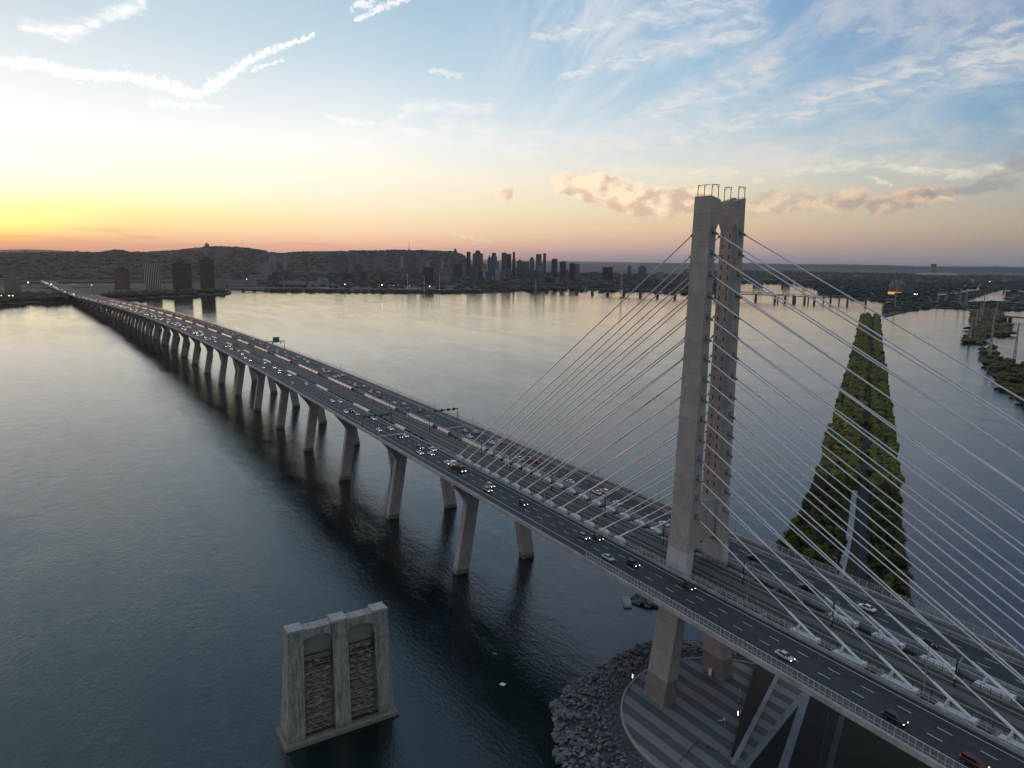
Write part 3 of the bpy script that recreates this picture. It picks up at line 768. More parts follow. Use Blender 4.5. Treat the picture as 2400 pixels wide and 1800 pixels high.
# ------------------------------------------------------------------ tower island: plaza, riprap, ramp wall
PC, PR, PZ = (21.0, -1.0), 34.2, 6.3
def plaza_fn(nt, b, P):
    y = nt.sep(P)[1]; x = nt.sep(P)[0]
    n = nt.noise(P, .5, 4., .6); n2 = nt.noise(P, 4., 3.)
    q = nt.math('SUBTRACT', nt.math('ADD', y, 100.), nt.math('MULTIPLY', x, .035))
    fl = nt.math('FLOOR', nt.math('DIVIDE', q, 3.3))
    rnd = nt.noise(nt.xyz(fl, 0, 0), 1.37, 0.)
    alt = nt.math('MODULO', fl, 2.)
    tone = nt.math('ADD', nt.math('MULTIPLY', alt, .8), nt.math('MULTIPLY', nt.math('SUBTRACT', rnd, .5), 1.1))
    tone = nt.math('ADD', tone, nt.math('MULTIPLY', nt.math('SUBTRACT', n, .5), .55))
    col = nt.mix(nt.mr(tone, -.1, .95), (.10, .102, .104), (.255, .252, .248))
    jx = nt.math('PINGPONG', x, .9); jy = nt.math('PINGPONG', q, .6125)
    j = nt.math('MULTIPLY', nt.mr(jx, 0., .05, .78, 1.), nt.mr(jy, 0., .05, .85, 1.))
    col = nt.mix(j, (.05, .05, .052), col)
    nt.put(b.inputs['Base Color'], nt.mix(nt.mr(n2, .3, .7, 0., .25), col, (.10, .098, .094)))
M_PLAZA = mat('striped paving', rough=.85, fn=plaza_fn)
circ = lambda r, n=96, a0=0., a1=2*PI, c=PC: [(c[0]+r*math.cos(a0+(a1-a0)*k/n), c[1]+r*math.sin(a0+(a1-a0)*k/n)) for k in range(n)]
M_RUBBLE = mat('crushed rock bed', (.055, .058, .062), .95, .6, .8, bump=.9, bscale=3.)
b = MB()
n = 72
def rr_(a): return 54.0 + 1.6*math.sin(3*a+.6) + 1.2*math.sin(7*a)
ringp = lambda f, z: [(PC[0]+(PR-.4+(rr_(2*PI*k/n)-PR)*f)*math.cos(2*PI*k/n), PC[1]+(PR-.4+(rr_(2*PI*k/n)-PR)*f)*math.sin(2*PI*k/n), z) for k in range(n)]
b.grid([ringp(0, 5.9), ringp(.25, 5.2), ringp(.6, 2.8), ringp(1, .3), ringp(1.25, -3)], closed=True)
tag(b.build('island_slope', M_RUBBLE), kind='structure')
b = MB(); b.prism(circ(PR), 4.5, PZ, 1, 0)
tag(b.build('plaza', [M_PLAZA, M_CONC]), kind='structure')
# curb wall round the plaza
b = MB()
c0, c1 = circ(PR, 72, R(62), R(292)), circ(PR+.55, 72, R(62), R(292))
b.grid([[(*p, PZ-.6) for p in c1], [(*p, PZ+.42) for p in c1], [(*p, PZ+.42) for p in c0], [(*p, PZ-.1) for p in c0]])
o = b.build('curb_wall', M_CONC); tag(o, 'low curved concrete wall around the rim of the striped plaza', 'low wall')
# riprap
ROCKM = [mat('riprap grey', (.125, .138, .15), .9, .45, .9, bump=.6, bscale=2.5), mat('riprap blue grey', (.095, .112, .13), .9, .4, .9, bump=.6, bscale=2.5), mat('riprap tan', (.19, .175, .15), .9, .35, .9, bump=.6, bscale=2.5), mat('riprap dark', (.055, .06, .066), .9, .4, .9, bump=.6, bscale=2.5)]
rr = random.Random(4)
b = MB()
for k in range(5200):
    a = rr.uniform(-PI, PI); f = rr.random()
    x_, y_ = math.cos(a), math.sin(a)
    rad = PR+.8 + (rr_(a)+.6-PR)*f
    x, y = PC[0]+rad*x_, PC[1]+rad*y_
    if x > 42 and y > -30: continue
    z = float(np.interp(f, [0, .25, .6, 1.0], [5.7, 5.1, 2.8, .2]))
    size = (.22+.55*f**.7)*rr.uniform(.6, 1.35)*(1.5 if rr.random() < .08 else 1)
    if f < .22: size *= .8
    b.blob((x, y, z+size*.25), size*rr.uniform(.8, 1.35), size*rr.uniform(.8, 1.35), size*rr.uniform(.55, .95), rr.choices((0, 1, 2, 3), (5, 4, 1.6, 2))[0], k, .34)
tag(b.build('riprap_rocks', ROCKM), 'loose grey boulders piled around the tower island', 'rocks', kind='stuff')
# dark retaining wall with a sloping top
M_CORTEN = mat('rusted dark steel', (.035, .022, .015), .85, .35, .4, stretch=(1, 1, .3))
def wallpt(t, off=0.): # from the front corner back under the deck
    ax, ay, bx, by = 28.7, -16.6, 6.4, 31.0
    L = math.hypot(bx-ax, by-ay); nx, ny = (by-ay)/L, -(bx-ax)/L
    return (ax+(bx-ax)*t+nx*off, ay+(by-ay)*t+ny*off)
ramp = empty('ramp_wall', (*wallpt(0.4), PZ), 'dark rusty steel retaining wall with a pale coping crossing the plaza', 'retaining wall')
b = MB()
hh = lambda t: float(np.interp(t, [0, .06, .5, 1], [.9, 1.0, 3.6, 4.4]))
lo_ = lambda t: 3.6-(.7+6.5*t)
sec = lambda t: [(*wallpt(t, lo_(t)), PZ-.05), (*wallpt(t, 3.6), PZ-.05), (*wallpt(t, 3.6), PZ+.35), (*wallpt(t, lo_(t)), PZ+hh(t)*.6)]
b.loft([sec(t) for t in (0.01, .2, .5, .8, 1.)])
b.build('steel_face', M_CORTEN, ramp)
b = MB()
b.loft([[(*wallpt(t, 3.62), PZ-.05), (*wallpt(t, 4.9), PZ-.05), (*wallpt(t, 4.9), PZ+.62), (*wallpt(t, 3.62), PZ+.62)] for t in (-.045, .3, .6, 1.0)])
b.build('coping', M_CONC, ramp)
# pale diagonal walkway bands and the dark lawn beyond
M_WALK = mat('pale walkway concrete', (.215, .225, .23), .85, .2, .4)
b = MB()
def band(p0, p1, w, z):
    d = Vector((p1[0]-p0[0], p1[1]-p0[1])).normalized(); n_ = Vector((-d.y, d.x))*w*.5
    b.prism([(p0[0]-n_.x, p0[1]-n_.y), (p1[0]-n_.x, p1[1]-n_.y), (p1[0]+n_.x, p1[1]+n_.y), (p0[0]+n_.x, p0[1]+n_.y)], z-.5, z)
band((44.6, -12.0), (22.0, 31.5), 2.3, PZ+.06)
tag(b.build('walkway_band', M_WALK), kind='structure')
b = MB(); band((36.8, -18.0), (22.4, 29.0), 1.9, PZ+.09)
tag(b.build('walkway_strip', M_WALK), kind='structure')
b = MB(); b.prism([(47.5, 1), (58, -30), (75, 10), (36, 60), (18, 58), (27.5, 36)], PZ-2, PZ+.05)
tag(b.build('lawn', M_GRASS), kind='structure')
b = MB(); b.prism([(37.8, -17.6), (43.4, -12.6), (22.9, 28.4)], PZ-1, PZ+.03); b.prism([(45.9, -12), (58, -30.2), (47.4, 1), (27.4, 36), (23.0, 32)], PZ-1, PZ+.03)
tag(b.build('dark_bed', mat('dark mulch', (.014, .015, .016), .95, .4, .6)), kind='structure')
b = MB(); b.grid([[(52.6, -6, PZ+.09), (54.0, -5.2, PZ+.09)], [(31.5, 36, PZ+.09), (32.9, 36.8, PZ+.09)]])
tag(b.build('footpath', mat('footpath asphalt', (.06, .062, .064), .9, .2, .4)), kind='structure')
# bollards
bp = MB(); bp.tube((0, 0, 0), (0, 0, 1.0), .17, .15, 8); 
M_BOLL = mat('dark bollard', (.045, .045, .045), .6, .2, 1.)
spots = [(21.9+.42*k, -18.6-1.25*k) for k in range(9)] + [(23.6+1.5*k, -18.2+.55*k) for k in range(1, 4)]
for k, (x, y) in enumerate(spots):
    if k == 0:
        o0 = bp.build('bollard', M_BOLL); bc = MB(); bc.tube((0, 0, 1.0), (0, 0, 1.07), .19, .12, 8); bc.build('bollard_cap', M_GALV, o0)
        o = o0
    else: o = copy_tree(o0)
    o.location = (x, y, PZ)
    row = k if k < 9 else None
    tag(o, 'short dark bollard, %s from the wall end in its slanting row' % (ords[8-(8-k)] if True else '') if k < 9 else 'short dark bollard, %s of the few beside the steel wall corner' % ords[k-9], 'bollard', 'bollards on the plaza')
# slim lit columns
M_LIT = emis('lit lamp tube', (1.0, .93, .80), 6.0)
def column_lamp(x, y, lab, lit=True, h=4.6):
    t = empty('column_lamp', (x, y, PZ), lab, 'lamp post', 'slim lamp columns on the plaza')
    bb = MB(); bb.tube((x, y, PZ), (x, y, PZ+h*.72), .07, n=6); bb.build('post', M_GALV, t)
    bb = MB(); bb.tube((x, y, PZ), (x, y, PZ+.18), .28, n=8); bb.build('base', M_CONC, t)
    bb = MB(); bb.tube((x, y, PZ+h*.72), (x, y, PZ+h), .085, n=6); bb.build('light_tube', M_LIT if lit else M_WHITE, t)
column_lamp(-8.4, -16.8, 'lit slim lamp column at the plaza rim beside the near tower leg')
column_lamp(22.4, -2.4, 'lit slim lamp column in front of the dark steel wall')
column_lamp(22.5, -8.2, 'unlit slim lamp column near the front end of the steel wall', False)
column_lamp(14.6, 7.4, 'unlit slim lamp column between the far tower leg and the steel wall', False)
# a curved bench and a bicycle-like rack, small
t = empty('plaza_bench', (17.3, -4.8, PZ), 'small pale curved bench standing alone on the striped paving', 'bench')
b = MB()
arc = [(17.3+1.6*math.cos(a), -4.8+1.6*math.sin(a)) for a in np.linspace(-.9, .9, 9)]
b.loft([[(x-.2, y, PZ+.3), (x+.2, y, PZ+.3), (x+.2, y, PZ+.46), (x-.2, y, PZ+.46)] for x, y in arc]); b.build('seat', M_WHITE, t)
b = MB()
for x, y in (arc[1], arc[7]): b.box(x, y, PZ, .3, .3, .31)
b.build('foot', M_CONC, t)
# white door in the far tower leg
o = MB().box(-.6, 0, 0, 1.3, .08, 2.4).build('access_door', M_WHITE)
o.location = (.2, 10.30, PZ+.02); o.rotation_euler.x = R(-7.5)
tag(o, 'small white access door in the base of the far tower leg', 'door')

# ------------------------------------------------------------------ old bridge pier in the river
M_OLDC = mat('weathered old concrete', (.27, .285, .28), .9, fn=None)
def oldc(nt, b, P):
    n = nt.noise(nt.map(P, (1, 1, .12)), 1.1, 6., .68); n2 = nt.noise(P, .35, 4., .6); n3 = nt.noise(nt.map(P, (1, 1, .3)), 3.2, 4., .7)
    f = nt.math('ADD', nt.math('MULTIPLY', n, .5), nt.math('ADD', nt.math('MULTIPLY', n2, .2), nt.math('MULTIPLY', n3, .3)))
    col = nt.mix(nt.mr(f, .38, .62), (.12, .125, .112), (.345, .36, .335))
    z = nt.sep(P)[2]
    col = nt.mix(nt.mr(nt.math('ADD', z, nt.math('MULTIPLY', n2, 3.)), 5.2, 2.2), col, (.15, .142, .12))
    nt.put(b.inputs['Base Color'], col); nt.put(b.inputs['Normal'], nt.bump(n3, .35, .08))
NTO = NT(M_OLDC.node_tree); oldc(NTO, M_OLDC.node_tree.nodes['Principled BSDF'], NTO.pos())
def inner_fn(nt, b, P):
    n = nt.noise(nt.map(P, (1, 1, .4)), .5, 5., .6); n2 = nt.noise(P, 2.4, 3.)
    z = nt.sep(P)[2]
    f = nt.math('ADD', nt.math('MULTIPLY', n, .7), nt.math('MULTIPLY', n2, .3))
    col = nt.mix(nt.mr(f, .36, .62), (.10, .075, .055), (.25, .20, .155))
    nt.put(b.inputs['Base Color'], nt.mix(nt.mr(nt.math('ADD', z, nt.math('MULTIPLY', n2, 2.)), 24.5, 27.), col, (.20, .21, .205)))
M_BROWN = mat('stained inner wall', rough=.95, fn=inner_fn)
M_TIMB = mat('old grey timber', (.32, .30, .26), .9, .4, .8)
old = empty('old_bridge_pier', (-47.5, -101.5, 0), 'tall weathered concrete remnant pier with two open bays standing alone in the river', 'bridge pier')
y0, y1, ZT = -118.1, -84.9, 35.4
# section at height z: front face x, back face x, ends shrink upward
def ox(z, f): # f 0 = back (-x), 1 = front (+x)
    k = z/ZT
    return (-52.6+3.9*k) + f*((-43.1-1.2*k)-(-52.6+3.9*k))
def oy(z, g):
    k = z/ZT
    a, c = y0+1.35*k, y1-1.5*k
    return a+(c-a)*g
cols = [(0, .15), (.43, .58), (.85, 1.0)]
for g0, g1 in cols:
    b = MB()
    b.loft([[(ox(z, 0), oy(z, g0), z), (ox(z, 1), oy(z, g0), z), (ox(z, 1), oy(z, g1), z), (ox(z, 0), oy(z, g1), z)] for z in (1.4, 12, 24, ZT)])
    b.build('column', [M_OLDC], old)
# head beam with shallow arches over the bays, set back from the columns
for g0, g1 in ((.15, .43), (.58, .85)):
    b = MB(); N = 8
    f1 = .88
    top = [(oy(ZT-.4, g0+(g1-g0)*k/N), ZT-.9) for k in range(N+1)]
    botz = [ZT-3.6+1.0*math.sin(PI*min(1, max(0, k/N)))**.5 for k in range(N+1)]
    rows = []
    for k in range(N+1):
        g = g0+(g1-g0)*k/N
        rows.append([(ox(ZT-.15, 0), oy(ZT-.15, g), ZT-.15), (ox(ZT-.15, f1), oy(ZT-.15, g), ZT-.15), (ox(botz[k], f1), oy(botz[k], g), botz[k]), (ox(botz[k], 0), oy(botz[k], g), botz[k])])
    b.loft(rows); b.build('head_beam', [M_OLDC], old)
for g0, g1 in cols:
    gm = (g0+g1)/2; b = MB()
    b.box(ox(ZT, .5), oy(ZT, gm), ZT+.004, 4.75, (g1-g0)*30.4+.1, .7)
    b.build('bearing_block', [mat('bleached concrete', (.27, .285, .29), .9, .35, 1.2)], old)
for g0, g1 in ((.15, .43), (.58, .85)):   # back walls of the bays
    b = MB(); b.loft([[(ox(z, .02), oy(z, g0), z), (ox(z, .66-.1*z/ZT), oy(z, g0), z), (ox(z, .66-.1*z/ZT), oy(z, g1), z), (ox(z, .02), oy(z, g1), z)] for z in (1.4, 16, 31)])
    b.build('bay_wall', [M_BROWN], old)
rr = random.Random(11)
# stacked ledges, formwork frames and broken timber inside the two bays
for bi, (g0, g1) in enumerate(((.15, .43), (.58, .85))):
    b = MB(); c = MB()
    fr = lambda g, z, f=.7: Vector((ox(z, f)+rr.uniform(0, .5), oy(z, g), z))
    for lv in range(12):
        z = 2.6+lv*2.1
        for k in range(3):
            ga = g0+(g1-g0)*(.04+.31*k+rr.uniform(-.03, .05)); gb = min(g1-.005, ga+(g1-g0)*rr.uniform(.16, .30))
            d = rr.uniform(.7, 1.7); p0, p1 = fr(ga, z+rr.uniform(-.7, .7), .68), fr(gb, z+rr.uniform(-.7, .7), .68)
            b.bar(p0+Vector((d*.5, 0, 0)), p1+Vector((d*.5, 0, -.15)), d, .14)
        for k in range(7):   # slanting boards
            ga = rr.uniform(g0+.01, g1-.075); z0 = z+rr.uniform(-.8, .8)
            if z0 < 3.2: continue
            c.bar(fr(ga, z0+.9, .74), fr(min(ga+rr.uniform(.035, .07), g1-.004), z0-rr.uniform(.6, 1.2), .80), rr.uniform(.10, .2), rr.uniform(.06, .14))
        for k in range(2): c.bar(fr(g0+.004, z+k*.9, .8), fr(g1-.004, z+k*.9+rr.uniform(-.3, .3), .8), .10)
    b.build('broken_ledges', [M_OLDC], old)['kind'] = 'stuff'; c.build('old_timbers', [M_TIMB], old)
    for z in (ZT-8.2, ZT-10.4, ZT-12.0, 2.3):
        b = MB(); b.bar((ox(z, .9), oy(z, g0), z), (ox(z, .9), oy(z, g1), z), .32)
        if z > 5: b.bar((ox(z, .9), oy(z, g1-.012), z), (ox(z, .9), oy(z, g1-.012), z+1.8), .2)
        b.build('steel_rail', [M_DARK], old)
b = MB()
b.loft([[(-53.9, -119.6, -1), (-41.8, -119.6, -1), (-41.8, -83.6, -1), (-53.9, -83.6, -1)], [(-53.6, -119.2, 1.0), (-42.1, -119.2, 1.0), (-42.1, -84.0, 1.0), (-53.6, -84.0, 1.0)], [(-52.9, -118.5, 1.4), (-42.8, -118.5, 1.4), (-42.8, -84.6, 1.4), (-52.9, -84.6, 1.4)]])
b.build('footing', [M_OLDC], old)

# ------------------------------------------------------------------ things adrift and the rock mound
b = MB(); b.loft([[(-39.8, -48.2, .05), (-38.2, -47.4, .05), (-38.9, -46.0, .05), (-40.4, -46.9, .05)], [(-39.8, -48.2, .16), (-38.2, -47.4, .22), (-38.9, -46.0, .2), (-40.4, -46.9, .15)]])
tag(b.build('floating_panel', M_WHITE), 'white square panel floating on the dark water beside the bridge shadow', 'debris')
b = MB(); b.tube((-57.8, -40.2, .05), (-56.9, -39.2, .08), .10, n=5)
tag(b.build('drifting_plank', M_WHITE), 'small pale plank drifting on the water beyond the white panel', 'debris')
b = MB(); rr = random.Random(5)
for k in range(130):
    a = rr.uniform(0, 2*PI); q = rr.random()**.5
    x, y = -60.5+7.2*q*math.cos(a), 38+6.5*q*math.sin(a); s_ = rr.uniform(.5, 1.4)
    b.blob((x, y, .2+2.9*(1-q)), s_, s_*rr.uniform(.7, 1.2), s_*.8, rr.choice((0, 2, 3, 2)), k, .35)
tag(b.build('rock_mound', ROCKM), 'small heap of brown boulders rising from the river below the deck', 'rock mound')
t = empty('moored_float', (-63.6, 29, 0), 'small pale work float moored beside the boulder heap', 'pontoon')
b = MB(); b.box(-63.2, 28.6, -.2, 9.0, 3.2, .9, R(-35)); b.build('hull', M_GALV, t)
b = MB(); b.box(-63.2, 28.6, .71, 8.6, 2.8, .12, R(-35)); b.build('float_deck', M_TIMB, t)
b = MB()
for k in range(5):
    a = R(-35); x = -63.2+math.cos(a)*(k-2)*2.0+math.sin(a)*1.4; y = 28.6+math.sin(a)*(k-2)*2.0-math.cos(a)*1.4
    b.bar((x, y, .8), (x, y, 1.9), .07)
b.bar((-63.2-math.cos(R(-35))*4+math.sin(R(-35))*1.4, 28.6-math.sin(R(-35))*4-math.cos(R(-35))*1.4, 1.85), (-63.2+math.cos(R(-35))*4+math.sin(R(-35))*1.4, 28.6+math.sin(R(-35))*4-math.cos(R(-35))*1.4, 1.85), .07)
b.build('railing', M_GALV, t)

# ------------------------------------------------------------------ trees
def leaf_mat(name, c1, c2):
    def fn(nt, b, P):
        inf = nt.n('ShaderNodeObjectInfo')
        n = nt.noise(P, .45, 3., .6); n2 = nt.noise(P, 2.2, 2.)
        f = nt.math('ADD', nt.math('MULTIPLY', n, .6), nt.math('MULTIPLY', n2, .4))
        c = nt.mix(nt.mr(f, .36, .64), c1, c2)
        hs = nt.n('ShaderNodeHueSaturation'); nt.put(hs.inputs['Color'], c)
        nt.put(hs.inputs['Value'], nt.mr(inf.outputs['Random'], 0, 1, .65, 1.35, False)); nt.put(hs.inputs['Hue'], nt.mr(inf.outputs['Random'], 0, 1, .485, .512, False))
        nt.put(b.inputs['Base Color'], hs.outputs[0])
        b.inputs['Subsurface Weight'].default_value = 0
    return mat(name, rough=.75, fn=fn, spec=.25)
M_LEAF = [leaf_mat('green leaves', (.032, .039, .009), (.110, .108, .022)), leaf_mat('olive leaves', (.046, .043, .009), (.150, .122, .022)), leaf_mat('orange autumn leaves', (.075, .038, .009), (.185, .085, .018)), leaf_mat('dark green leaves', (.024, .034, .010), (.076, .086, .021))]
M_BARK = mat('bark', (.06, .05, .04), .95, .3, 2.)
def tree_proto(seed, h, w, nl, lsize, lm):
    rr = random.Random(seed)
    root = bpy.data.objects.new('embankment_tree', None); COL.objects.link(root)
    b = MB(); b.tube((0, 0, -.3), (0, 0, h*.55), .22, .12, 6)
    for k in range(5):
        a = rr.uniform(0, 6.28); z = h*rr.uniform(.3, .5)
        b.tube((0, 0, z), (math.cos(a)*w*.55, math.sin(a)*w*.55, z+h*.28), .10, .04, 4)
    b.build('trunk', M_BARK, root)
    b = MB()
    lobes = []
    for k in range(13):
        a = rr.uniform(0, 6.28); q = rr.random()**.6
        z = h*rr.uniform(.34, .93)
        wz = math.sin(max(.08, min(1, (z/h-.16)/.84))*PI)**.6
        lobes.append((math.cos(a)*w*.62*q*wz, math.sin(a)*w*.62*q*wz, z, w*rr.uniform(.26, .46)))
    for k in range(nl):
        lx, ly, lz, lr = rr.choice(lobes)
        v = Vector((rr.gauss(0, 1), rr.gauss(0, 1), rr.gauss(.25, 1))).normalized()
        q = lr*(rr.random()**.35)
        c = Vector((lx, ly, lz))+v*q*Vector((1, 1, .8)).length/1.62
        s = lsize*rr.uniform(.6, 1.35)
        nrm = (v+Vector((rr.uniform(-.6, .6), rr.uniform(-.6, .6), rr.uniform(-.2, .9)))).normalized()
        t1 = nrm.cross(Vector((rr.uniform(-1, 1), rr.uniform(-1, 1), rr.uniform(-1, 1)))).normalized(); t2 = nrm.cross(t1)
        b.poly([c+t1*s*.5, c+t2*s*.42+nrm*s*.1, c-t1*s*.5, c-t2*s*.42+nrm*s*.1])
    b.build('crown', lm, root)
    return root
protos = []
for k in range(7):
    lm = M_LEAF[(0, 0, 1, 0, 1, 3, 2)[k]]
    protos.append(tree_proto(100+k, (9.5, 8.2, 7.5, 10.5, 6.8, 9.0, 6.5)[k], (4.0, 3.6, 3.6, 4.2, 3.3, 3.6, 3.2)[k], 1500, .62, lm))
used = set()
kinds = ['dense green tree', 'rounded green tree', 'olive green tree', 'tall green tree', 'low yellowish tree', 'dark green tree', 'orange autumn tree']
rr = random.Random(21)
def plant(x, y, k, sc, lab, grp, z=3.4):
    if k not in used: o = protos[k]; used.add(k)
    else: o = copy_tree(protos[k])
    o.location = (x, y, z); o.rotation_euler = (0, 0, rr.uniform(0, 6.28)); o.scale = (sc*rr.uniform(.9, 1.15), sc*rr.uniform(.9, 1.15), sc*rr.uniform(.85, 1.15))
    tag(o, lab, 'tree', grp)
cnt = 0
t = -118.0
pts = []
while t < 900:
    w0 = float(np.interp(t, [-120, -70, 0, 60, 140, 500, 900], [-26, -38, -29, -26, -23, -22, -21]))
    w1 = float(np.interp(t, [-40, 0, 60, 200, 500, 900], [18, 18, 18.5, 18.5, 17.5, 15]))
    lanes = []
    o_ = w0
    while o_ < (-7.0 if t < 112 else -3.6): lanes.append(o_); o_ += rr.uniform(4.6, 6.4)
    o_ = w1
    while o_ > 5.2: lanes.append(o_); o_ -= rr.uniform(4.6, 6.2)
    for o_ in lanes: pts.append((t+rr.uniform(-2.4, 2.4), o_+rr.uniform(-1.4, 1.4), w0))
    t += float(np.interp(t, [0, 300, 900], [5.6, 8.5, 13]))
rr.shuffle(pts)
pts.sort(key=lambda q: q[0])
near_pts = pts[:298]; rest = pts[298:]
for tt_, o_, w0 in near_pts:
    x, y = dike(tt_, o_)
    left = o_ < 0
    edge = left and o_ < w0+6
    k = rr.choices(range(7), (5, 5, 3, 4, 3, 3, .5))[0] if not edge else rr.choices(range(7), (2, 2, 4, 1, 4, 1, 3.2))[0]
    side = 'left of the embankment road' if left else 'right of the embankment road'
    plant(x, y, k, rr.uniform(.72, 1.18)*(.8 if edge else 1.0), '%s in the wood %s' % (kinds[k], side), '%ss %s' % (kinds[k], side))
for k in range(7):
    if k not in used: plant(*dike(40+k*9, -14), k, 1, '%s in the wood left of the embankment road' % kinds[k], '%ss left of the embankment road' % kinds[k])
# woods that read as one mass: the far half of the embankment, islands, far banks
def clump(b, x, y, z, r, h, seed, mi):
    rr_ = random.Random(seed)
    for k in range(3):
        b.blob((x+rr_.uniform(-.5, .5)*r, y+rr_.uniform(-.5, .5)*r, z+h*rr_.uniform(.35, .62)), r*rr_.uniform(.5, .8), r*rr_.uniform(.5, .8), h*rr_.uniform(.32, .5), mi, seed*7+k, .34)
def inside(p, poly):
    x, y = p; c = False
    for k in range(len(poly)):
        (xa, ya), (xb, yb) = poly[k], poly[k-1]
        if (ya > y) != (yb > y) and x < (xb-xa)*(y-ya)/(yb-ya)+xa: c = not c
    return c
def wood(name, poly, n, r, h, z, lab, seed, mats=(0, 1, 3), test=None):
    rr_ = random.Random(seed); b = MB()
    x0, x1 = min(p[0] for p in poly), max(p[0] for p in poly); ya, yb = min(p[1] for p in poly), max(p[1] for p in poly)
    c = 0; guard = 0
    while c < n and guard < n*60:
        guard += 1
        p = (rr_.uniform(x0, x1), rr_.uniform(ya, yb))
        if not inside(p, poly) or (test and not test(*p)): continue
        s = rr_.uniform(.6, 1.3); clump(b, *p, z, r*s, h*s*rr_.uniform(.8, 1.2), c+seed*1000, rr_.choice(range(len(mats)))); c += 1
    return tag(b.build(name, [M_LEAF[k] for k in mats]), lab, 'woodland', kind='stuff')
b = MB(); rr = random.Random(31)
for q, (tt_, o_, w0) in enumerate(rest): clump(b, *dike(tt_, o_), 3.2, rr.uniform(3.4, 5), rr.uniform(6, 11), q, rr.choice((0, 1, 2)))
t = 900
while t < 1775:
    for o_ in (-21, -15, -9, 8, 13):
        clump(b, *dike(t+rr.uniform(-3, 3), o_+rr.uniform(-2, 2)), 3.2, rr.uniform(4, 6), rr.uniform(7, 11), int(t*3+o_), rr.choice((0, 1, 1, 2)))
    t += 8
tag(b.build('embankment_wood', [M_LEAF[0], M_LEAF[1], M_LEAF[3]]), 'unbroken wood along the far end of the embankment', 'woodland', kind='stuff')
# ------------------------------------------------------------------ far buildings
def facade(name, wall, glass, floor=3.6, bay=3.2, wfrac=.55, hfrac=.5, vert=False):
    def fn(nt, b, P):
        g = nt.n('ShaderNodeNewGeometry'); s = nt.sep(P); N_ = nt.sep(g.outputs['Normal'])
        hcoord = nt.math('ADD', nt.math('MULTIPLY', s[0], nt.math('ABSOLUTE', N_[1])), nt.math('MULTIPLY', s[1], nt.math('ABSOLUTE', N_[0])))
        fx = nt.math('LESS_THAN', nt.math('FRACT', nt.math('DIVIDE', hcoord, bay)), wfrac)
        fz = nt.math('LESS_THAN', nt.math('FRACT', nt.math('DIVIDE', s[2], floor)), hfrac) if not vert else None
        f = fx if vert else nt.math('MULTIPLY', fx, fz)
        f = nt.math('MULTIPLY', f, nt.math('LESS_THAN', nt.math('ABSOLUTE', N_[2]), .5))
        n = nt.noise(P, .02, 3.)
        w = nt.mix(nt.mr(n, .3, .7), tuple(x*.8 for x in wall), tuple(x*1.15 for x in wall))
        nt.put(b.inputs['Base Color'], nt.mix(f, w, glass))
        nt.put(b.inputs['Roughness'], nt.mr(f, 0, 1, .8, .25, False))
    return mat(name, rough=.7, fn=fn)
F = {'slate': facade('slate facade', (.095, .105, .125), (.035, .042, .055)), 'dark': facade('dark glass facade', (.030, .034, .045), (.018, .022, .032)),
     'pale': facade('pale stone facade', (.27, .27, .27), (.06, .065, .075)), 'brown': facade('brown brick facade', (.12, .075, .06), (.03, .03, .035)),
     'grey': facade('grey concrete facade', (.165, .165, .17), (.05, .055, .065)), 'blue': facade('blue glass facade', (.075, .10, .135), (.05, .07, .10)),
     'white': facade('white ribbed facade', (.40, .40, .40), (.05, .05, .06), vert=True, bay=6.), 'brick': facade('orange brick facade', (.30, .15, .09), (.06, .05, .05)),
     'black': facade('black ribbed facade', (.028, .028, .032), (.085, .085, .095), floor=3.2, bay=9., wfrac=.35, hfrac=.45)}
M_ROOF = mat('flat roof gravel', (.12, .12, .125), .9, .2, .1)
def block(name, pxl, pxr, pyt, D, style, label, cat='building', group=None, zb=3., depth=None, crown=None, rz=None, setback=None):
    a, c = at(pxl, pyt, D), at(pxr, pyt, D)
    mid = (a+c)*.5; w = (c-a).length; h = mid.z-zb
    ang = math.atan2(c.y-a.y, c.x-a.x) if rz is None else rz
    d = depth or max(16., w*.9)
    n_ = Vector((-(c-a).y, (c-a).x, 0)).normalized()
    if n_.dot(mid-CAM) < 0: n_ = -n_
    t = empty(name, (mid.x+n_.x*d*.5, mid.y+n_.y*d*.5, zb), label, cat, group)
    b = MB(); x, y = t.location.x, t.location.y
    if setback:
        b.box(x, y, zb, w, d, h*setback, ang); b.box(x, y, zb+h*setback+.01, w*.72, d*.72, h*(1-setback), ang)
    else: b.box(x, y, zb, w, d, h, ang)
    b.build('walls', F[style], t)
    b = MB(); k = .72 if setback else 1.
    b.box(x, y, zb+h+.02, w*k+.6, d*k+.6, .9, ang); b.build('roof', M_ROOF, t)
    if crown:
        b = MB(); b.box(x, y, zb+h+.95, w*crown[0], d*crown[0], crown[1], ang, taper=crown[2] if len(crown) > 2 else 1.)
        b.build('roof_plant', F['dark'] if style != 'dark' else F['slate'], t)
    return t
Z3 = lambda x, y: (1000+x/3.6867, 500+y/3.6867)
Z2 = lambda x, y: (500+x/3.6867, 500+y/3.6867)
Z1 = lambda x, y: (x/3.6867, 500+y/3.6867)
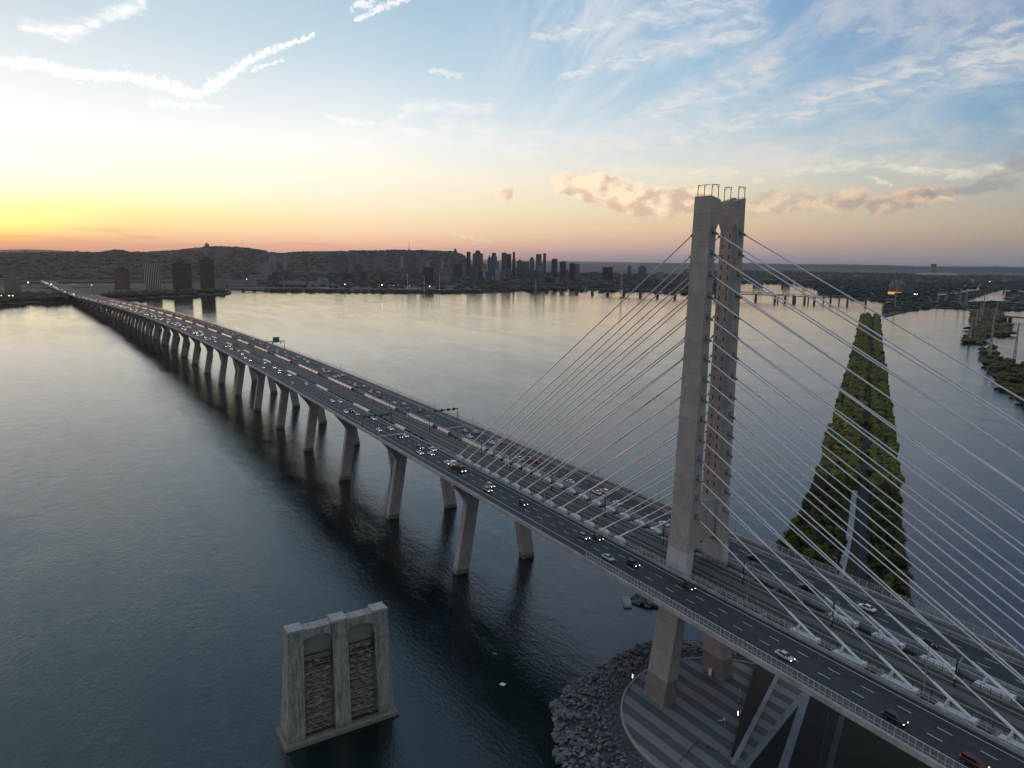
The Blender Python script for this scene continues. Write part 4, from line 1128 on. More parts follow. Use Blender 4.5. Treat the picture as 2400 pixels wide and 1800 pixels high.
# four towers on the near island
for x0, x1, y, st, lab, cr, D in ((978, 1112, 474, 'brown', 'squat reddish brown apartment tower, first of the four island towers from the bridge', (.5, 4), 3060),
        (1240, 1380, 432, 'white', 'dark apartment tower with white vertical stripes, second of the four island towers', (.35, 5), 3040),
        (1482, 1648, 430, 'black', 'wide black apartment slab between the striped tower and the tallest island tower', (.5, 4), 3020),
        (1718, 1845, 398, 'black', 'tallest black island tower with a round cap standing by the point', (.55, 9, .8), 2990)):
    (a, yy), (c, _) = Z1(x0, y), Z1(x1, y)
    t = block('apartment_tower', a, c, yy, D, st, lab, 'tower block', zb=4., depth=36, crown=cr)
    x, y_ = t.location.x, t.location.y
    b = MB()
    w = (at(c, yy, D)-at(a, yy, D)).length; ang = math.atan2(at(c, yy, D).y-at(a, yy, D).y, at(c, yy, D).x-at(a, yy, D).x)
    for k in range(int((at(a, yy, D).z-8)/9)):
        b.box(x, y_, 9+9*k, w+1.6, 37.6, .5, ang)
    b.build('balcony_band', mat('balcony edge', (.22, .22, .23), .8), t)
block('apartment_block', 8, 47, 653.5, 2850, 'grey', 'long grey apartment block on the left shore before the bridge end', zb=4., depth=30)
block('office_block', 168, 181, 622, 5200, 'pale', 'small pale block standing above the far left approach road', zb=3.)
block('office_block', 199, 209, 620, 5300, 'brick', 'narrow tan block beside the small pale block on the far left', zb=3.)
block('apartment_block', 54, 63, 589, 6200, 'brown', 'squat dark block alone on the left skyline near the sun', zb=3., depth=40)
block('apartment_block', 176, 184.5, 588, 6200, 'brown', 'squat dark block on the left skyline before the wooded hill', zb=3., depth=40)
# downtown, read off from left to right
DT = [(345, 380, 334, 'dark', 'slim dark tower standing just right of the mountain end', 5200, None, None),
 (398, 487, 348, 'slate', 'broad grey tower with stepped crown beside the slim dark tower', 5300, (.6, 22, .6), None),
 (527, 556, 388, 'slate', 'pointed grey tower left of the tall stepped slate tower', 5200, (.7, 20, .3), None),
 (555, 608, 350, 'blue', 'tall slate blue tower with a stepped top behind the white block', 5000, (.6, 6), .9),
 (648, 690, 340, 'slate', 'tall grey slab joined to the dark tower at its right', 5000, None, None),
 (690, 731, 352, 'dark', 'tall black slab joined to the grey slab at its left', 4950, None, None),
 (741, 768, 334, 'dark', 'thin dark tower with a stepped shoulder, slimmest of the downtown towers', 5300, None, .72),
 (780, 830, 412, 'slate', 'low round topped grey building right of the thin dark tower', 5100, (.5, 10, .5), None),
 (830, 886, 418, 'grey', 'wide low grey building between the round topped block and the lone tower', 5200, None, None),
 (890, 929, 394, 'slate', 'grey tower with chamfered top left of the twin slabs', 5000, (.7, 12, .6), None),
 (945, 993, 353, 'blue', 'tall flat topped slab left of the thin black spire tower', 5000, None, None),
 (1007, 1032, 346, 'dark', 'thin black tower right of the tall flat topped slab', 5100, None, None),
 (965, 1012, 450, 'grey', 'pale rounded block in front of the tall flat topped slab', 4600, (.7, 10, .6), None),
 (1080, 1131, 398, 'dark', 'dark square tower standing apart right of downtown', 4900, (.6, 5), None),
 (1154, 1206, 420, 'dark', 'dark square tower next right of the isolated square tower', 4900, (.4, 6), None),
 (1235, 1285, 431, 'dark', 'black slab tower at the right end of downtown with a grey neighbour', 4600, None, None),
 (1285, 1322, 438, 'grey', 'grey slab leaning against the black slab at the right end of downtown', 4700, None, None),
 (1520, 1610, 466, 'dark', 'wide black office block alone in the low city right of downtown', 4700, None, None),
 (590, 640, 478, 'pale', 'bright white block with dark stripe in front of the downtown towers', 4300, None, None),
 (372, 410, 492, 'grey', 'pale grey block left of the observation wheel', 4300, None, None),
 (1738, 1768, 455, 'slate', 'small grey tower in the low city left of the cable fan', 5200, None, None),
 (1830, 1900, 465, 'slate', 'group of grey slabs in the low city behind the first cable', 5200, (.5, 8), None)]
for x0, x1, y, st, lab, D, cr, sb in DT:
    (a, yy), (c, _) = Z3(x0, y), Z3(x1, y)
    block('office_tower', a, c, yy, D, st, lab, 'skyscraper', 'downtown towers', zb=5., crown=cr, setback=sb)
DT2 = [(1292, 1328, 372, 'grey', 'pale grey tower leftmost against the mountain', None), (1390, 1480, 372, 'grey', 'broad pale grey building with a domed crown against the mountain', (.5, 16, .5)),
 (1612, 1645, 362, 'pale', 'pale slab with dark cap against the mountain', (1., 8)), (1668, 1701, 340, 'slate', 'dim slate tower under the tall red mast on the mountain', None),
 (1700, 1752, 336, 'slate', 'dim broad tower right of the mast tower against the mountain', None), (1778, 1822, 345, 'grey', 'tall grey tower with a bright cap rising above the mountain line', (.6, 26, .7)),
 (1832, 1870, 402, 'pale', 'short pale capped tower before the tall bright capped tower', (.7, 6)), (1965, 1992, 392, 'pale', 'narrow pale tower near the domed knoll of the mountain', None),
 (1165, 1220, 392, 'grey', 'grey stepped block left of the leftmost pale tower', (.5, 12)), (1040, 1140, 356, 'slate', 'faint wide hospital block high against the mountain', None),
 (480, 512, 374, 'pale', 'left one of two white apartment towers below the mountain', None), (516, 545, 377, 'pale', 'right one of two white apartment towers below the mountain', None),
 (600, 634, 408, 'pale', 'lone white apartment tower right of the white pair', None), (402, 440, 374, 'slate', 'grey apartment tower left of the white pair', None),
 (320, 360, 364, 'slate', 'grey capped apartment tower second left of the white pair', (.7, 5)), (252, 294, 388, 'slate', 'low grey apartment tower third left of the white pair', None),
 (1560, 1592, 362, 'slate', 'dim slate tower left of the pale slab with dark cap', None), (1890, 1935, 360, 'slate', 'dim slate tower behind the short pale capped tower', None), (2050, 2090, 372, 'slate', 'dim slate tower below the domed knoll', None), (2110, 2150, 400, 'slate', 'dim slate tower at the foot of the mountain end', None)]
for x0, x1, y, st, lab, cr in DT2:
    (a, yy), (c, _) = Z2(x0, y), Z2(x1, y)
    block('office_tower', a, c, yy, 5300, st, lab, 'skyscraper', 'towers in front of the mountain', zb=8., crown=cr)
for x0, x1, y0, D, st, lab in ((1836, 1855, 634.5, 5600, 'brick', 'large orange brick block across the water right of the mast'), (1883, 1893, 639, 5600, 'brick', 'small orange brick block right of the large orange block'), (1766, 1790, 645, 5000, 'grey', 'low grey waterfront building right of the far mast'), (1922, 1934, 646, 5300, 'brick', 'pinkish low block behind the second cable'),
        (2372, 2382, 648, 5200, 'brick', 'small tan block at the right edge above the seaway'), (2360, 2400, 658, 5000, 'slate', 'long grey shed at the right edge above the seaway')):
    block('city_block', x0, x1, y0, D, st, lab, zb=3.)
# long pale sheds on the far bank
for x0, x1, y, hgt, lab in ((0, 150, 572, 12, 'long pale shed on the far bank behind the island point'), (150, 375, 580, 12, 'longest pale shed on the far bank'), (572, 796, 592, 13, 'flat blue grey warehouse on the far bank by the channel bridge'), (822, 1000, 595, 9, 'low narrow shed right of the blue grey warehouse')):
    (a, yy), (c, _) = Z2(x0, y), Z2(x1, y)
    block('warehouse', a, c, yy, 3350, 'pale', lab, 'warehouse', 'sheds on the far bank', zb=3., depth=40)
# generic blocks
rr = random.Random(77)
for k in range(150):
    px = rr.triangular(40, 1560, 1080) if k < 110 else rr.uniform(1500, 2390)
    D = rr.uniform(3700, 6400); w = rr.uniform(22, 60)
    if k < 110 and px > 560: hgt = rr.choice((14, 20, 28, 40, 55, 75))*rr.uniform(.7, 1.1)*(1.25 if 900 < px < 1380 else .8)
    else: hgt = rr.choice((8, 10, 14, 20, 30))*rr.uniform(.7, 1.2)
    if px > 1640: D = rr.uniform(5200, 8000)
    if px < 560: D = rr.uniform(4300, 6200)
    p = at(px, 650, D)
    t = bpy.data.objects.new('city_building', None); COL.objects.link(t); t.location = (p.x, p.y, 3)
    st = rr.choice(('slate', 'grey', 'slate', 'blue', 'dark', 'grey', 'pale', 'brown'))
    a = R(rr.choice((33, 33, 20, 60)))
    b = MB(); b.box(p.x, p.y, 3, w, rr.uniform(18, 36), hgt, a); b.build('walls', F[st], t)
    b = MB(); b.box(p.x, p.y, 3+hgt+.02, w*.5, 9, 3, a); b.build('roof_plant', M_ROOF, t)
    tag(t, 'small %s building among the blocks of the distant city' % {'slate': 'slate grey', 'grey': 'concrete grey', 'blue': 'bluish glass', 'dark': 'dark', 'pale': 'pale', 'brown': 'brown'}[st], 'building', '%s buildings of the distant city' % st)
# houses and trees too many to count
rr = random.Random(8); b = MB()
def far_spot(pa, pb, Da, Db):
    px = rr.uniform(pa, pb); D = Da+(Db-Da)*rr.random()**.8
    return px, D
hm = [mat('roof dark', (.035, .035, .04), .9), mat('wall pale', (.13, .128, .125), .9), mat('wall tan', (.09, .075, .065), .9)]
for k in range(5200):
    px, D = far_spot(-60, 1640, 3250, 7000) if k < 3600 else far_spot(1640, 2460, 5600, 11000)
    p = at(px, 650, D)
    if px < 520 and D < 3900: continue
    b.box(p.x, p.y, 2.9, rr.uniform(10, 34), rr.uniform(9, 22), rr.uniform(5, 13), R(rr.choice((33, 33, 22, 58))), rr.choice((0, 0, 1, 2)))
for nm, pa, pb, Da, Db, n_ in (('plateau', 0, 560, 3900, 5950, 1100), ('wooded_mountain', 260, 1050, 5300, 6500, 380)):
    for k in range(n_):
        px, D = rr.uniform(pa, pb), Da+(Db-Da)*rr.random()**1.3
        z = HF[nm](px, D); p = at(px, 600, D)
        if z: b.box(p.x, p.y, z-4, rr.uniform(10, 40), rr.uniform(9, 22), rr.uniform(8, 17), R(rr.choice((33, 22, 58))), rr.choice((0, 1, 1, 2)))
tag(b.build('distant_houses', hm), 'mass of low roofs and houses of the distant city', 'houses', kind='stuff')
M_FT = [leaf_mat('far foliage', (.008, .013, .006), (.022, .028, .012)), leaf_mat('far foliage olive', (.013, .014, .007), (.030, .029, .013))]
b = MB()
for k in range(6200):
    px, D = far_spot(-60, 1700, 3150, 7200) if k < 4000 else far_spot(1600, 2460, 5000, 12000)
    p = at(px, 650, D)
    if px < 520 and D < 3800: continue
    r_ = rr.uniform(8, 20); b.blob((p.x, p.y, 5), r_, r_, rr.uniform(6, 11), rr.randint(0, 1), k, .3)
for nm, pa, pb, Da, Db, n_ in (('plateau', -40, 600, 3900, 5990, 1500), ('wooded_mountain', 240, 1095, 5300, 7000, 1700)):
    for k in range(n_):
        px, D = rr.uniform(pa, pb), rr.uniform(Da, Db); z = HF[nm](px, D); p = at(px, 600, D); r_ = rr.uniform(9, 24)
        if z: b.blob((p.x, p.y, z+1), r_, r_, rr.uniform(4, 8), rr.randint(0, 1), k, .3)
tag(b.build('distant_treetops', M_FT), 'treetops scattered through the distant city', 'trees', kind='stuff')
b = MB()
for k in range(900):
    f = rr.random(); n_ = len(CITY)-4
    q = f*(14); i = int(q); u = q-i
    x = CITY[i][0]*(1-u)+CITY[i+1][0]*u - rr.uniform(8, 130); y = CITY[i][1]*(1-u)+CITY[i+1][1]*u
    r_ = rr.uniform(6, 13)
    if i < 7 and rr.random() < .55: continue
    b.blob((x, y, 6), r_, r_*1.3, rr.uniform(5, 10) if i > 6 else rr.uniform(3, 5), rr.randint(0, 1), k, .3)
tag(b.build('far_bank_trees', M_FT), 'dark line of trees along the far bank', 'trees', kind='stuff')
def fwood(name, poly, n, r, h, z, lab, seed, test=None):
    rr_ = random.Random(seed); bb = MB(); c = g = 0
    x0, x1 = min(p[0] for p in poly), max(p[0] for p in poly); ya, yb = min(p[1] for p in poly), max(p[1] for p in poly)
    while c < n and g < n*80:
        g += 1; p = (rr_.uniform(x0, x1), rr_.uniform(ya, yb))
        if not inside(p, poly) or (test and not test(*p)): continue
        s = rr_.uniform(.6, 1.35)
        for q in range(2): bb.blob((p[0]+rr_.uniform(-.6, .6)*r, p[1]+rr_.uniform(-.6, .6)*r, z+h*s*.45), r*s*rr_.uniform(.6, .9), r*s*rr_.uniform(.6, .9), h*s*rr_.uniform(.45, .6), rr_.randint(0, 1), c*3+q+seed, .32)
        c += 1
    return tag(bb.build(name, M_FT), lab, 'woodland', kind='stuff')
fwood('island_wood', [(-2140, -330), (-2330, 40), (-2430, 200), (-2590, 345), (-2700, 360), (-2640, 250), (-2560, 120), (-2520, -20), (-2480, -200), (-2700, -700), (-2000, -800)], 620, 15, 13, 3.5, 'dark wood along the shore below the island towers', 41, lambda x, y: abs(y+115+.09*(x+2235)) > 45)
fwood('park_island_wood', ISL, 1100, 16, 10, 2.5, 'dark wood covering the island beyond the low bridge', 42)
fwood('canal_bank_wood', STRIP, 900, 10, 4.5, 2, 'dark wood on the bank between the canal and the basin', 43)
fwood('east_bank_wood', RIGHTB, 700, 14, 5, 2, 'wood on the right bank beyond the basin', 44)
wood('marsh_island_scrub', ISA, 420, 10, 6, .5, 'low scrub covering the marsh island with the pylons', 45, (3, 1), lambda x, y: True)
wood('wooded_island_trees', ISB, 520, 8, 8, .5, 'trees on the wooded island at the right edge', 46, (0, 3, 1))
# domed church on the mountain, tall mast, knoll dome
p = at(485, 578, 7000)
t = empty('domed_church', (p.x, p.y, p.z-8), 'domed church rising from the crest of the wooded mountain', 'church')
b = MB(); b.box(p.x, p.y, p.z-12, 60, 60, 14); b.build('nave', F['grey'], t)
b = MB(); b.loft([[(p.x+r_*math.cos(a), p.y+r_*math.sin(a), p.z+z) for a in np.linspace(0, 2*PI, 16, endpoint=False)] for r_, z in ((20, 2), (20, 12), (17, 20), (11, 26), (4, 30), (3, 36), (.5, 42))]); b.build('dome', F['slate'], t)
p = at(959, 590, 5400); q = at(959, 566, 5400)
t = empty('broadcast_mast', (p.x, p.y, p.z-40), 'tall thin mast topping the mountain line above the city', 'mast')
b = MB(); b.tube((p.x, p.y, p.z-60), (p.x, p.y, p.z+(q.z-p.z)*.55), 3.2, 2.2, 6); b.build('tower', M_DARK, t)
b = MB(); b.tube((p.x, p.y, p.z+(q.z-p.z)*.55), (p.x, p.y, q.z), 1.5, .7, 6); b.build('antenna', mat('red painted steel', (.20, .06, .04), .6), t)
p = at(1067, 591, 6700)
b = MB(); b.loft([[(p.x+r_*math.cos(a), p.y+r_*math.sin(a), p.z+z) for a in np.linspace(0, 2*PI, 12, endpoint=False)] for r_, z in ((17, -10), (16, 8), (12, 20), (6, 29), (1, 34))])
tag(b.build('pointed_dome', F['dark']), 'dark pointed dome on the right shoulder of the mountain', 'dome')
# observation wheel
p = at(1142, 643, 4400); rad = 24.5
t = empty('observation_wheel', (p.x, p.y, 4), 'pale observation wheel standing on the far bank below downtown', 'ferris wheel')
ax = RT0; c = Vector(p)
rim = lambda r_, k, n=40: c+ax*(r_*math.cos(2*PI*k/n))+Vector((0, 0, r_*math.sin(2*PI*k/n)))
b = MB()
for k in range(40): b.bar(rim(rad, k), rim(rad, k+1), 1.6); b.bar(rim(rad*.93, k), rim(rad*.93, k+1), 1.0)
b.build('rim', M_WHITE, t)
b = MB()
for k in range(40): b.bar(c, rim(rad, k), .8)
b.build('spokes', M_WHITE, t)
for sg in (-1, 1):
    b = MB(); b.bar(c, (c.x+ax.x*sg*15, c.y+ax.y*sg*15, 4), 2.0); b.build('leg', M_WHITE, t)
# pale masts on the far bank
for x, y, lab in ((955, 641, 'tall pale mast on the far bank left of the green lawn'), (994, 646, 'shorter pale mast between the two tall masts'), (1030, 641, 'tall pale mast on the far bank nearest downtown')):
    p = at(x, y, 2950); b = MB(); b.tube((p.x, p.y, 3), p, 1.3, .7, 6); o = b.build('flood_mast', M_WHITE); tag(o, lab, 'mast', 'pale masts on the far bank')
# low bridge far across the river
LA, LB = Vector((-2640, 1535)), Vector((-1290, 2285))
def on_line(px):
    d = ray(px, 690); dx, dy = d.x, d.y; ex, ey = LB.x-LA.x, LB.y-LA.y
    k = ((LA.x-CAM.x)*ey-(LA.y-CAM.y)*ex)/(dx*ey-dy*ex)
    return Vector((CAM.x+dx*k, CAM.y+dy*k))
vb = empty('low_truss_bridge', (*on_line(1700), 0), 'long low steel truss bridge on stone piers far across the river', 'bridge')
LDIR = (LB-LA).normalized(); LNR = Vector((-LDIR.y, LDIR.x)); LANG = math.atan2(LDIR.y, LDIR.x)
M_STONE = mat('dark stone pier', (.085, .082, .08), .9, .3, .1)
for px in (1243, 1281, 1316, 1351, 1388, 1424, 1462, 1501, 1541, 1582, 1626, 1676, 1724, 1772, 1817, 1841, 1864, 1887, 1910, 1948, 1988, 2031, 2077):
    c = on_line(px); b = MB(); b.box(c.x, c.y, -1, 6.5, 20, 18.5, LANG, taper=.8); b.build('stone_pier', M_STONE, vb)
M_TRUSS = mat('grey truss steel', (.11, .115, .12), .7, .15, .1)
a_, c_ = on_line(1235), on_line(2100)
b = MB(); m_ = (a_+c_)*.5; b.box(m_.x, m_.y, 17.4, (c_-a_).length, 13, 2.6, LANG); b.build('deck_girder', M_TRUSS, vb)
spans = [1424, 1462, 1501, 1541, 1582, 1626, 1676, 1724, 1772, 1817]
for p0, p1 in zip(spans, spans[1:]):
    A, B = on_line(p0), on_line(p1); b = MB(); n = 8
    for sd in (-6, 6):
        o_ = LNR*sd
        T = lambda f, z: (A.x+(B.x-A.x)*f+o_.x, A.y+(B.y-A.y)*f+o_.y, z)
        for k in range(n):
            f0, f1 = k/n, (k+1)/n
            z0, z1 = (20 if k == 0 else 28.5), (20 if k == n-1 else 28.5)
            b.bar(T(f0, z0), T(f1, z1), 1.1)
            if k: b.bar(T(f0, 20), T(f0, 28.5), .7)
            if 0 < k < n-1: b.bar(T(f0, 20 if k % 2 else 28.5), T(f1, 28.5 if k % 2 else 20), .6)
    b.build('truss_span', M_TRUSS, vb)
vb2 = empty('approach_viaduct', (-1560, 2420, 0), 'thin elevated road running beside the low truss bridge towards the island', 'viaduct')
b = MB(); A, B = on_line(1812)+LNR*30, on_line(1990)+LNR*115; m_ = (A+B)*.5; b.box(m_.x, m_.y, 21, (B-A).length, 9, 1.8, math.atan2((B-A).y, (B-A).x)); b.build('deck_girder', M_TRUSS, vb2)
for f in (.05, .25, .45, .65, .85):
    c = A+(B-A)*f; b = MB(); b.box(c.x, c.y, -1, 4, 9, 22.2, LANG); b.build('stone_pier', M_STONE, vb2)
for nm, p0, p1, D0, D1, z, piers, lab in (('river_bridge', 1640, 1868, 4550, 4300, 16, (1700, 1837), 'low flat road bridge joining the city to the wooded island'), ('seaway_bridge', 2288, 2420, 4950, 4800, 24, (2320, 2358, 2386), 'dark flat bridge over the canal at the right edge'), ('canal_bridge', 2345, 2420, 2330, 2300, 9, (2368, 2380), 'short low bridge between the scrub banks at the right edge')):
    A, B = at(p0, 660, D0), at(p1, 660, D1); A.z = B.z = z
    t = empty(nm, ((A.x+B.x)/2, (A.y+B.y)/2, 0), lab, 'bridge')
    b = MB(); b.bar(A, B, 10, 3.2); b.build('deck_girder', M_STONE, t)
    for pp in piers:
        f = (pp-p0)/(p1-p0); c = A+(B-A)*f; b = MB(); b.box(c.x, c.y, -1, 7, 7, z-.7, 0); b.build('pier', M_STONE, t)
A, B = at(545, 668, 2960), at(655, 668, 2960)
t = empty('channel_bridge', ((A.x+B.x)/2, (A.y+B.y)/2, 0), 'low flat bridge over the channel mouth behind the island point', 'bridge')
b = MB(); A.z = B.z = 9; b.bar(A, B, 10, 2.4); b.build('deck_girder', M_STONE, t)
for f in (.22, .45, .7): c = A+(B-A)*f; b = MB(); b.box(c.x, c.y, -1, 5, 9, 9, 0); b.build('pier', M_STONE, t)
# lattice dome, casino-like lit hall, leaning tower with stadium
p = at(2103, 676, 4200)
t = empty('lattice_dome', (p.x, p.y, 3), 'large open lattice dome rising from the wooded island', 'dome')
vs, fs = ICO[2]; b = MB(); rad = 40.
for q in fs:
    P3 = [Vector(vs[k]) for k in q]
    if min(v.z for v in P3) < -.45: continue
    for k in range(3):
        a, c = P3[k], P3[(k+1) % 3]
        if tuple(a) < tuple(c): b.bar((p.x+a.x*rad, p.y+a.y*rad, 24+a.z*rad), (p.x+c.x*rad, p.y+c.y*rad, 24+c.z*rad), 1.1)
b.build('lattice', M_GALV, t)
def veil():
    m = bpy.data.materials.new('dome veil'); m.use_nodes = True
    bb = m.node_tree.nodes['Principled BSDF']; bb.inputs['Base Color'].default_value = (.10, .12, .14, 1); bb.inputs['Alpha'].default_value = .55
    return m
b = MB(); b.loft([[(p.x+rad*.97*math.cos(e)*math.cos(a), p.y+rad*.97*math.cos(e)*math.sin(a), 24+rad*.97*math.sin(e)) for a in np.linspace(0, 2*PI, 28, endpoint=False)] for e in np.linspace(-.5, 1.5, 9)]); b.build('inner_shell', veil(), t)
M_GOLD = emis('gold lit facade', (1.0, .55, .16), .55)
t = block('lit_hall', 2082, 2113, 673.5, 3720, 'brick', 'low hall with glowing golden facade below the lattice dome', zb=3., depth=40)
a, c = at(2082, 680, 3718), at(2112, 680, 3718); b = MB(); b.quad((a.x, a.y, 5), (c.x, c.y, 5), (c.x, c.y, 16), (a.x, a.y, 16)); b.build('lit_front', M_GOLD, t)
t = block('angular_hall', 2113, 2143, 668, 3760, 'grey', 'silver angular hall right of the golden lit facade', zb=3., depth=40, crown=(.5, 10, .2))
block('pavilion', 1969, 1979, 671, 4300, 'pale', 'small white pavilion among the island trees right of the mast', zb=3., crown=(.6, 6, .3))
p = at(2187, 640, 9800); q = at(2187, 618.5, 9800)
t = empty('leaning_tower', (p.x, p.y, 3), 'flared observation tower standing alone on the right horizon', 'tower')
b = MB(); Hh = q.z-3
b.loft([[(p.x+ax.x*(w*sx)+lean*ax.x, p.y+ax.y*(w*sx)+lean*ax.y+sy*d, 3+Hh*f) for sx, sy in ((-1, -1), (1, -1), (1, 1), (-1, 1))] for f, w, d, lean in ((0, 20, 20, 8), (.3, 14, 14, 5), (.55, 13, 12, 2), (.75, 18, 14, 0), (.93, 27, 18, -2), (1, 28, 18, -2))])
b.build('shaft', F['grey'], t)
b = MB(); b.loft([[(p.x+ax.x*(r_*math.cos(a)*1.3+60), p.y+ax.y*(r_*math.cos(a)*1.3+60)+r_*.8*math.sin(a), z) for a in np.linspace(0, 2*PI, 20, endpoint=False)] for r_, z in ((190, 3), (200, 22), (150, 36), (70, 44))])
tag(b.build('stadium', F['pale']), 'wide pale stadium roof at the foot of the flared tower', 'stadium')
# power line towers standing in the river and on the marsh island
M_PYL = mat('pylon steel', (.34, .33, .31), .6, .1, .1)
def pylon(bx, by, tx, ty, lab, grp, w=2.6, pile=True, arms=2):
    base = on_z(bx, by, 0.); D = math.hypot(base.x-CAM.x, base.y-CAM.y); top = at(tx, ty, D); h = top.z
    t = empty('transmission_tower', (base.x, base.y, 0), lab, 'pylon', grp)
    b = MB(); px_, py_ = base.x, base.y
    L = [(w, 0), (w*.75, .33), (w*.5, .66), (w*.22, 1)]
    for (w0, f0), (w1, f1) in zip(L, L[1:]):
        for sx, sy in ((-1, -1), (1, -1), (1, 1), (-1, 1)):
            b.bar((px_+sx*w0, py_+sy*w0, 1+h*f0), (px_+sx*w1, py_+sy*w1, 1+h*f1), .5)
            b.bar((px_+sx*w0, py_+sy*w0, 1+h*f0), (px_-sy*w1, py_+sx*w1, 1+h*f1), .35)
    b.build('lattice', M_PYL, t)
    for k in range(arms):
        b = MB(); z = h*(.93-.13*k); b.bar((px_-RT0.x*6, py_-RT0.y*6, z), (px_+RT0.x*6, py_+RT0.y*6, z), .55); b.build('cross_arm', M_PYL, t)
    if pile: b = MB(); b.tube((px_, py_, -1), (px_, py_, 3.0), w*1.9, w*1.5, 10); b.build('pile_cap', M_STONE, t)
pylon(1255, 688, 1255.5, 655, 'steel power pylon standing in the river left of the low truss bridge', 'pylons in the river', 3.0)
pylon(1455.5, 698, 1457.5, 636, 'steel power pylon in the river in front of the first truss spans', 'pylons in the river', 3.2)
i = 0
for (bx, by, tx, ty, pl), lab in zip(((2272, 800, 2276.6, 741, 0), (2285.5, 774, 2290, 725, 0), (2295, 758, 2300, 712, 0), (2302, 744, 2312.7, 687, 0), (2318, 843, 2323.5, 736, 0), (2326, 774, 2333, 722, 0), (2335, 744, 2340, 705, 0), (2376.4, 846, 2384.5, 757, 1)),
      ('slim pylon at the near left tip of the marsh island', 'slim pylon, second along the left row of the marsh island', 'slim pylon, third along the left row of the marsh island', 'tallest slim pylon at the far end of the left row', 'slim pylon on the wooded island point in front', 'slim pylon in the middle of the right row on the marsh island', 'slim pylon at the far end of the right row', 'slim pylon standing in open water near the right edge')):
    pylon(bx, by, tx, ty, lab, 'slim pylons of the right power line', 1.5, bool(pl))
for bx, by, ty in ((2197, 712, 686), (2216, 708, 682), (2248, 716, 676), (2262, 722, 678)):
    pylon(bx, by, bx, ty, 'dark lattice pylon among the trees of the canal bank', 'pylons on the canal bank', 4.0, False)
pylon(2097, 720, 2099, 664, 'slender pylon beside the bend of the embankment', 'pylons near the embankment', 1.4, False)
# shore lights
M_LAMP = emis('warm flood light', (1.0, .80, .50), 9.)
def shore_light(px, py, D, lab, r_=2.2):
    p = at(px, py, D); t = empty('flood_light', (p.x, p.y, 3), lab, 'lamp', 'lit lamps on the far banks')
    b = MB(); b.tube((p.x, p.y, 3), (p.x, p.y, p.z), .35, n=5); b.build('pole', M_DARK, t)
    b = MB(); b.blob(tuple(p), r_*.7, r_*.7, r_*.5, 0, 3, .0, 1); b.build('lamp', M_LAMP, t)
for k, (x, y, D, s_) in enumerate(((578, 654, 3300, 2.0), (895, 668, 2800, 2.4), (808, 666, 2850, 2.2), (922, 669, 2780, 1.4), (1007, 671, 2650, 1.8), (960, 670, 2700, 1.2), (3, 693, 2300, 1.3), (21, 693, 2300, 1.5), (30, 693, 2300, 1.4), (240, 630, 5000, 2.6), (250, 630, 5000, 2.4), (66, 662, 2700, 2.4), (120, 666, 2900, 1.8), (215, 668, 3100, 1.6), (2146, 689.5, 3400, 2.2), (2150, 689.5, 3400, 2.0), (2143, 689.5, 3400, 1.8), (2320, 660, 5200, 2.2))):
    shore_light(x, y, D, ['bright lamp above the long pale sheds', 'brightest warm lamp on the far bank at centre', 'warm lamp on the far bank right of the warehouse', 'small lamp right of the brightest warm lamp', 'lamp below the first pale mast', 'small lamp left of the first pale mast', 'leftmost of three shore lamps at the left edge', 'middle one of three shore lamps at the left edge', 'right one of three shore lamps at the left edge', 'left one of two lamps above the approach road', 'right one of two lamps above the approach road', 'lamp beside the approach road left of the bridge end', 'lamp beside the approach road at the bridge end', 'lamp right of the bridge end', 'middle one of three white lamps beside the lit hall', 'right one of three white lamps beside the lit hall', 'left one of three white lamps beside the lit hall', 'lamp below the tan block at the right edge'][k], s_)
# small landing building at the bridge end
p = on_z(131, 708, 0.)
t = empty('landing_tower', (p.x, p.y, 0), 'small square landing structure at the water left of the bridge end', 'landing')
b = MB(); b.box(p.x, p.y, -1, 16, 12, 17); b.build('walls', M_STONE, t); b = MB(); b.box(p.x, p.y, 16.02, 19, 15, 3); b.build('roof', F['brick'], t)
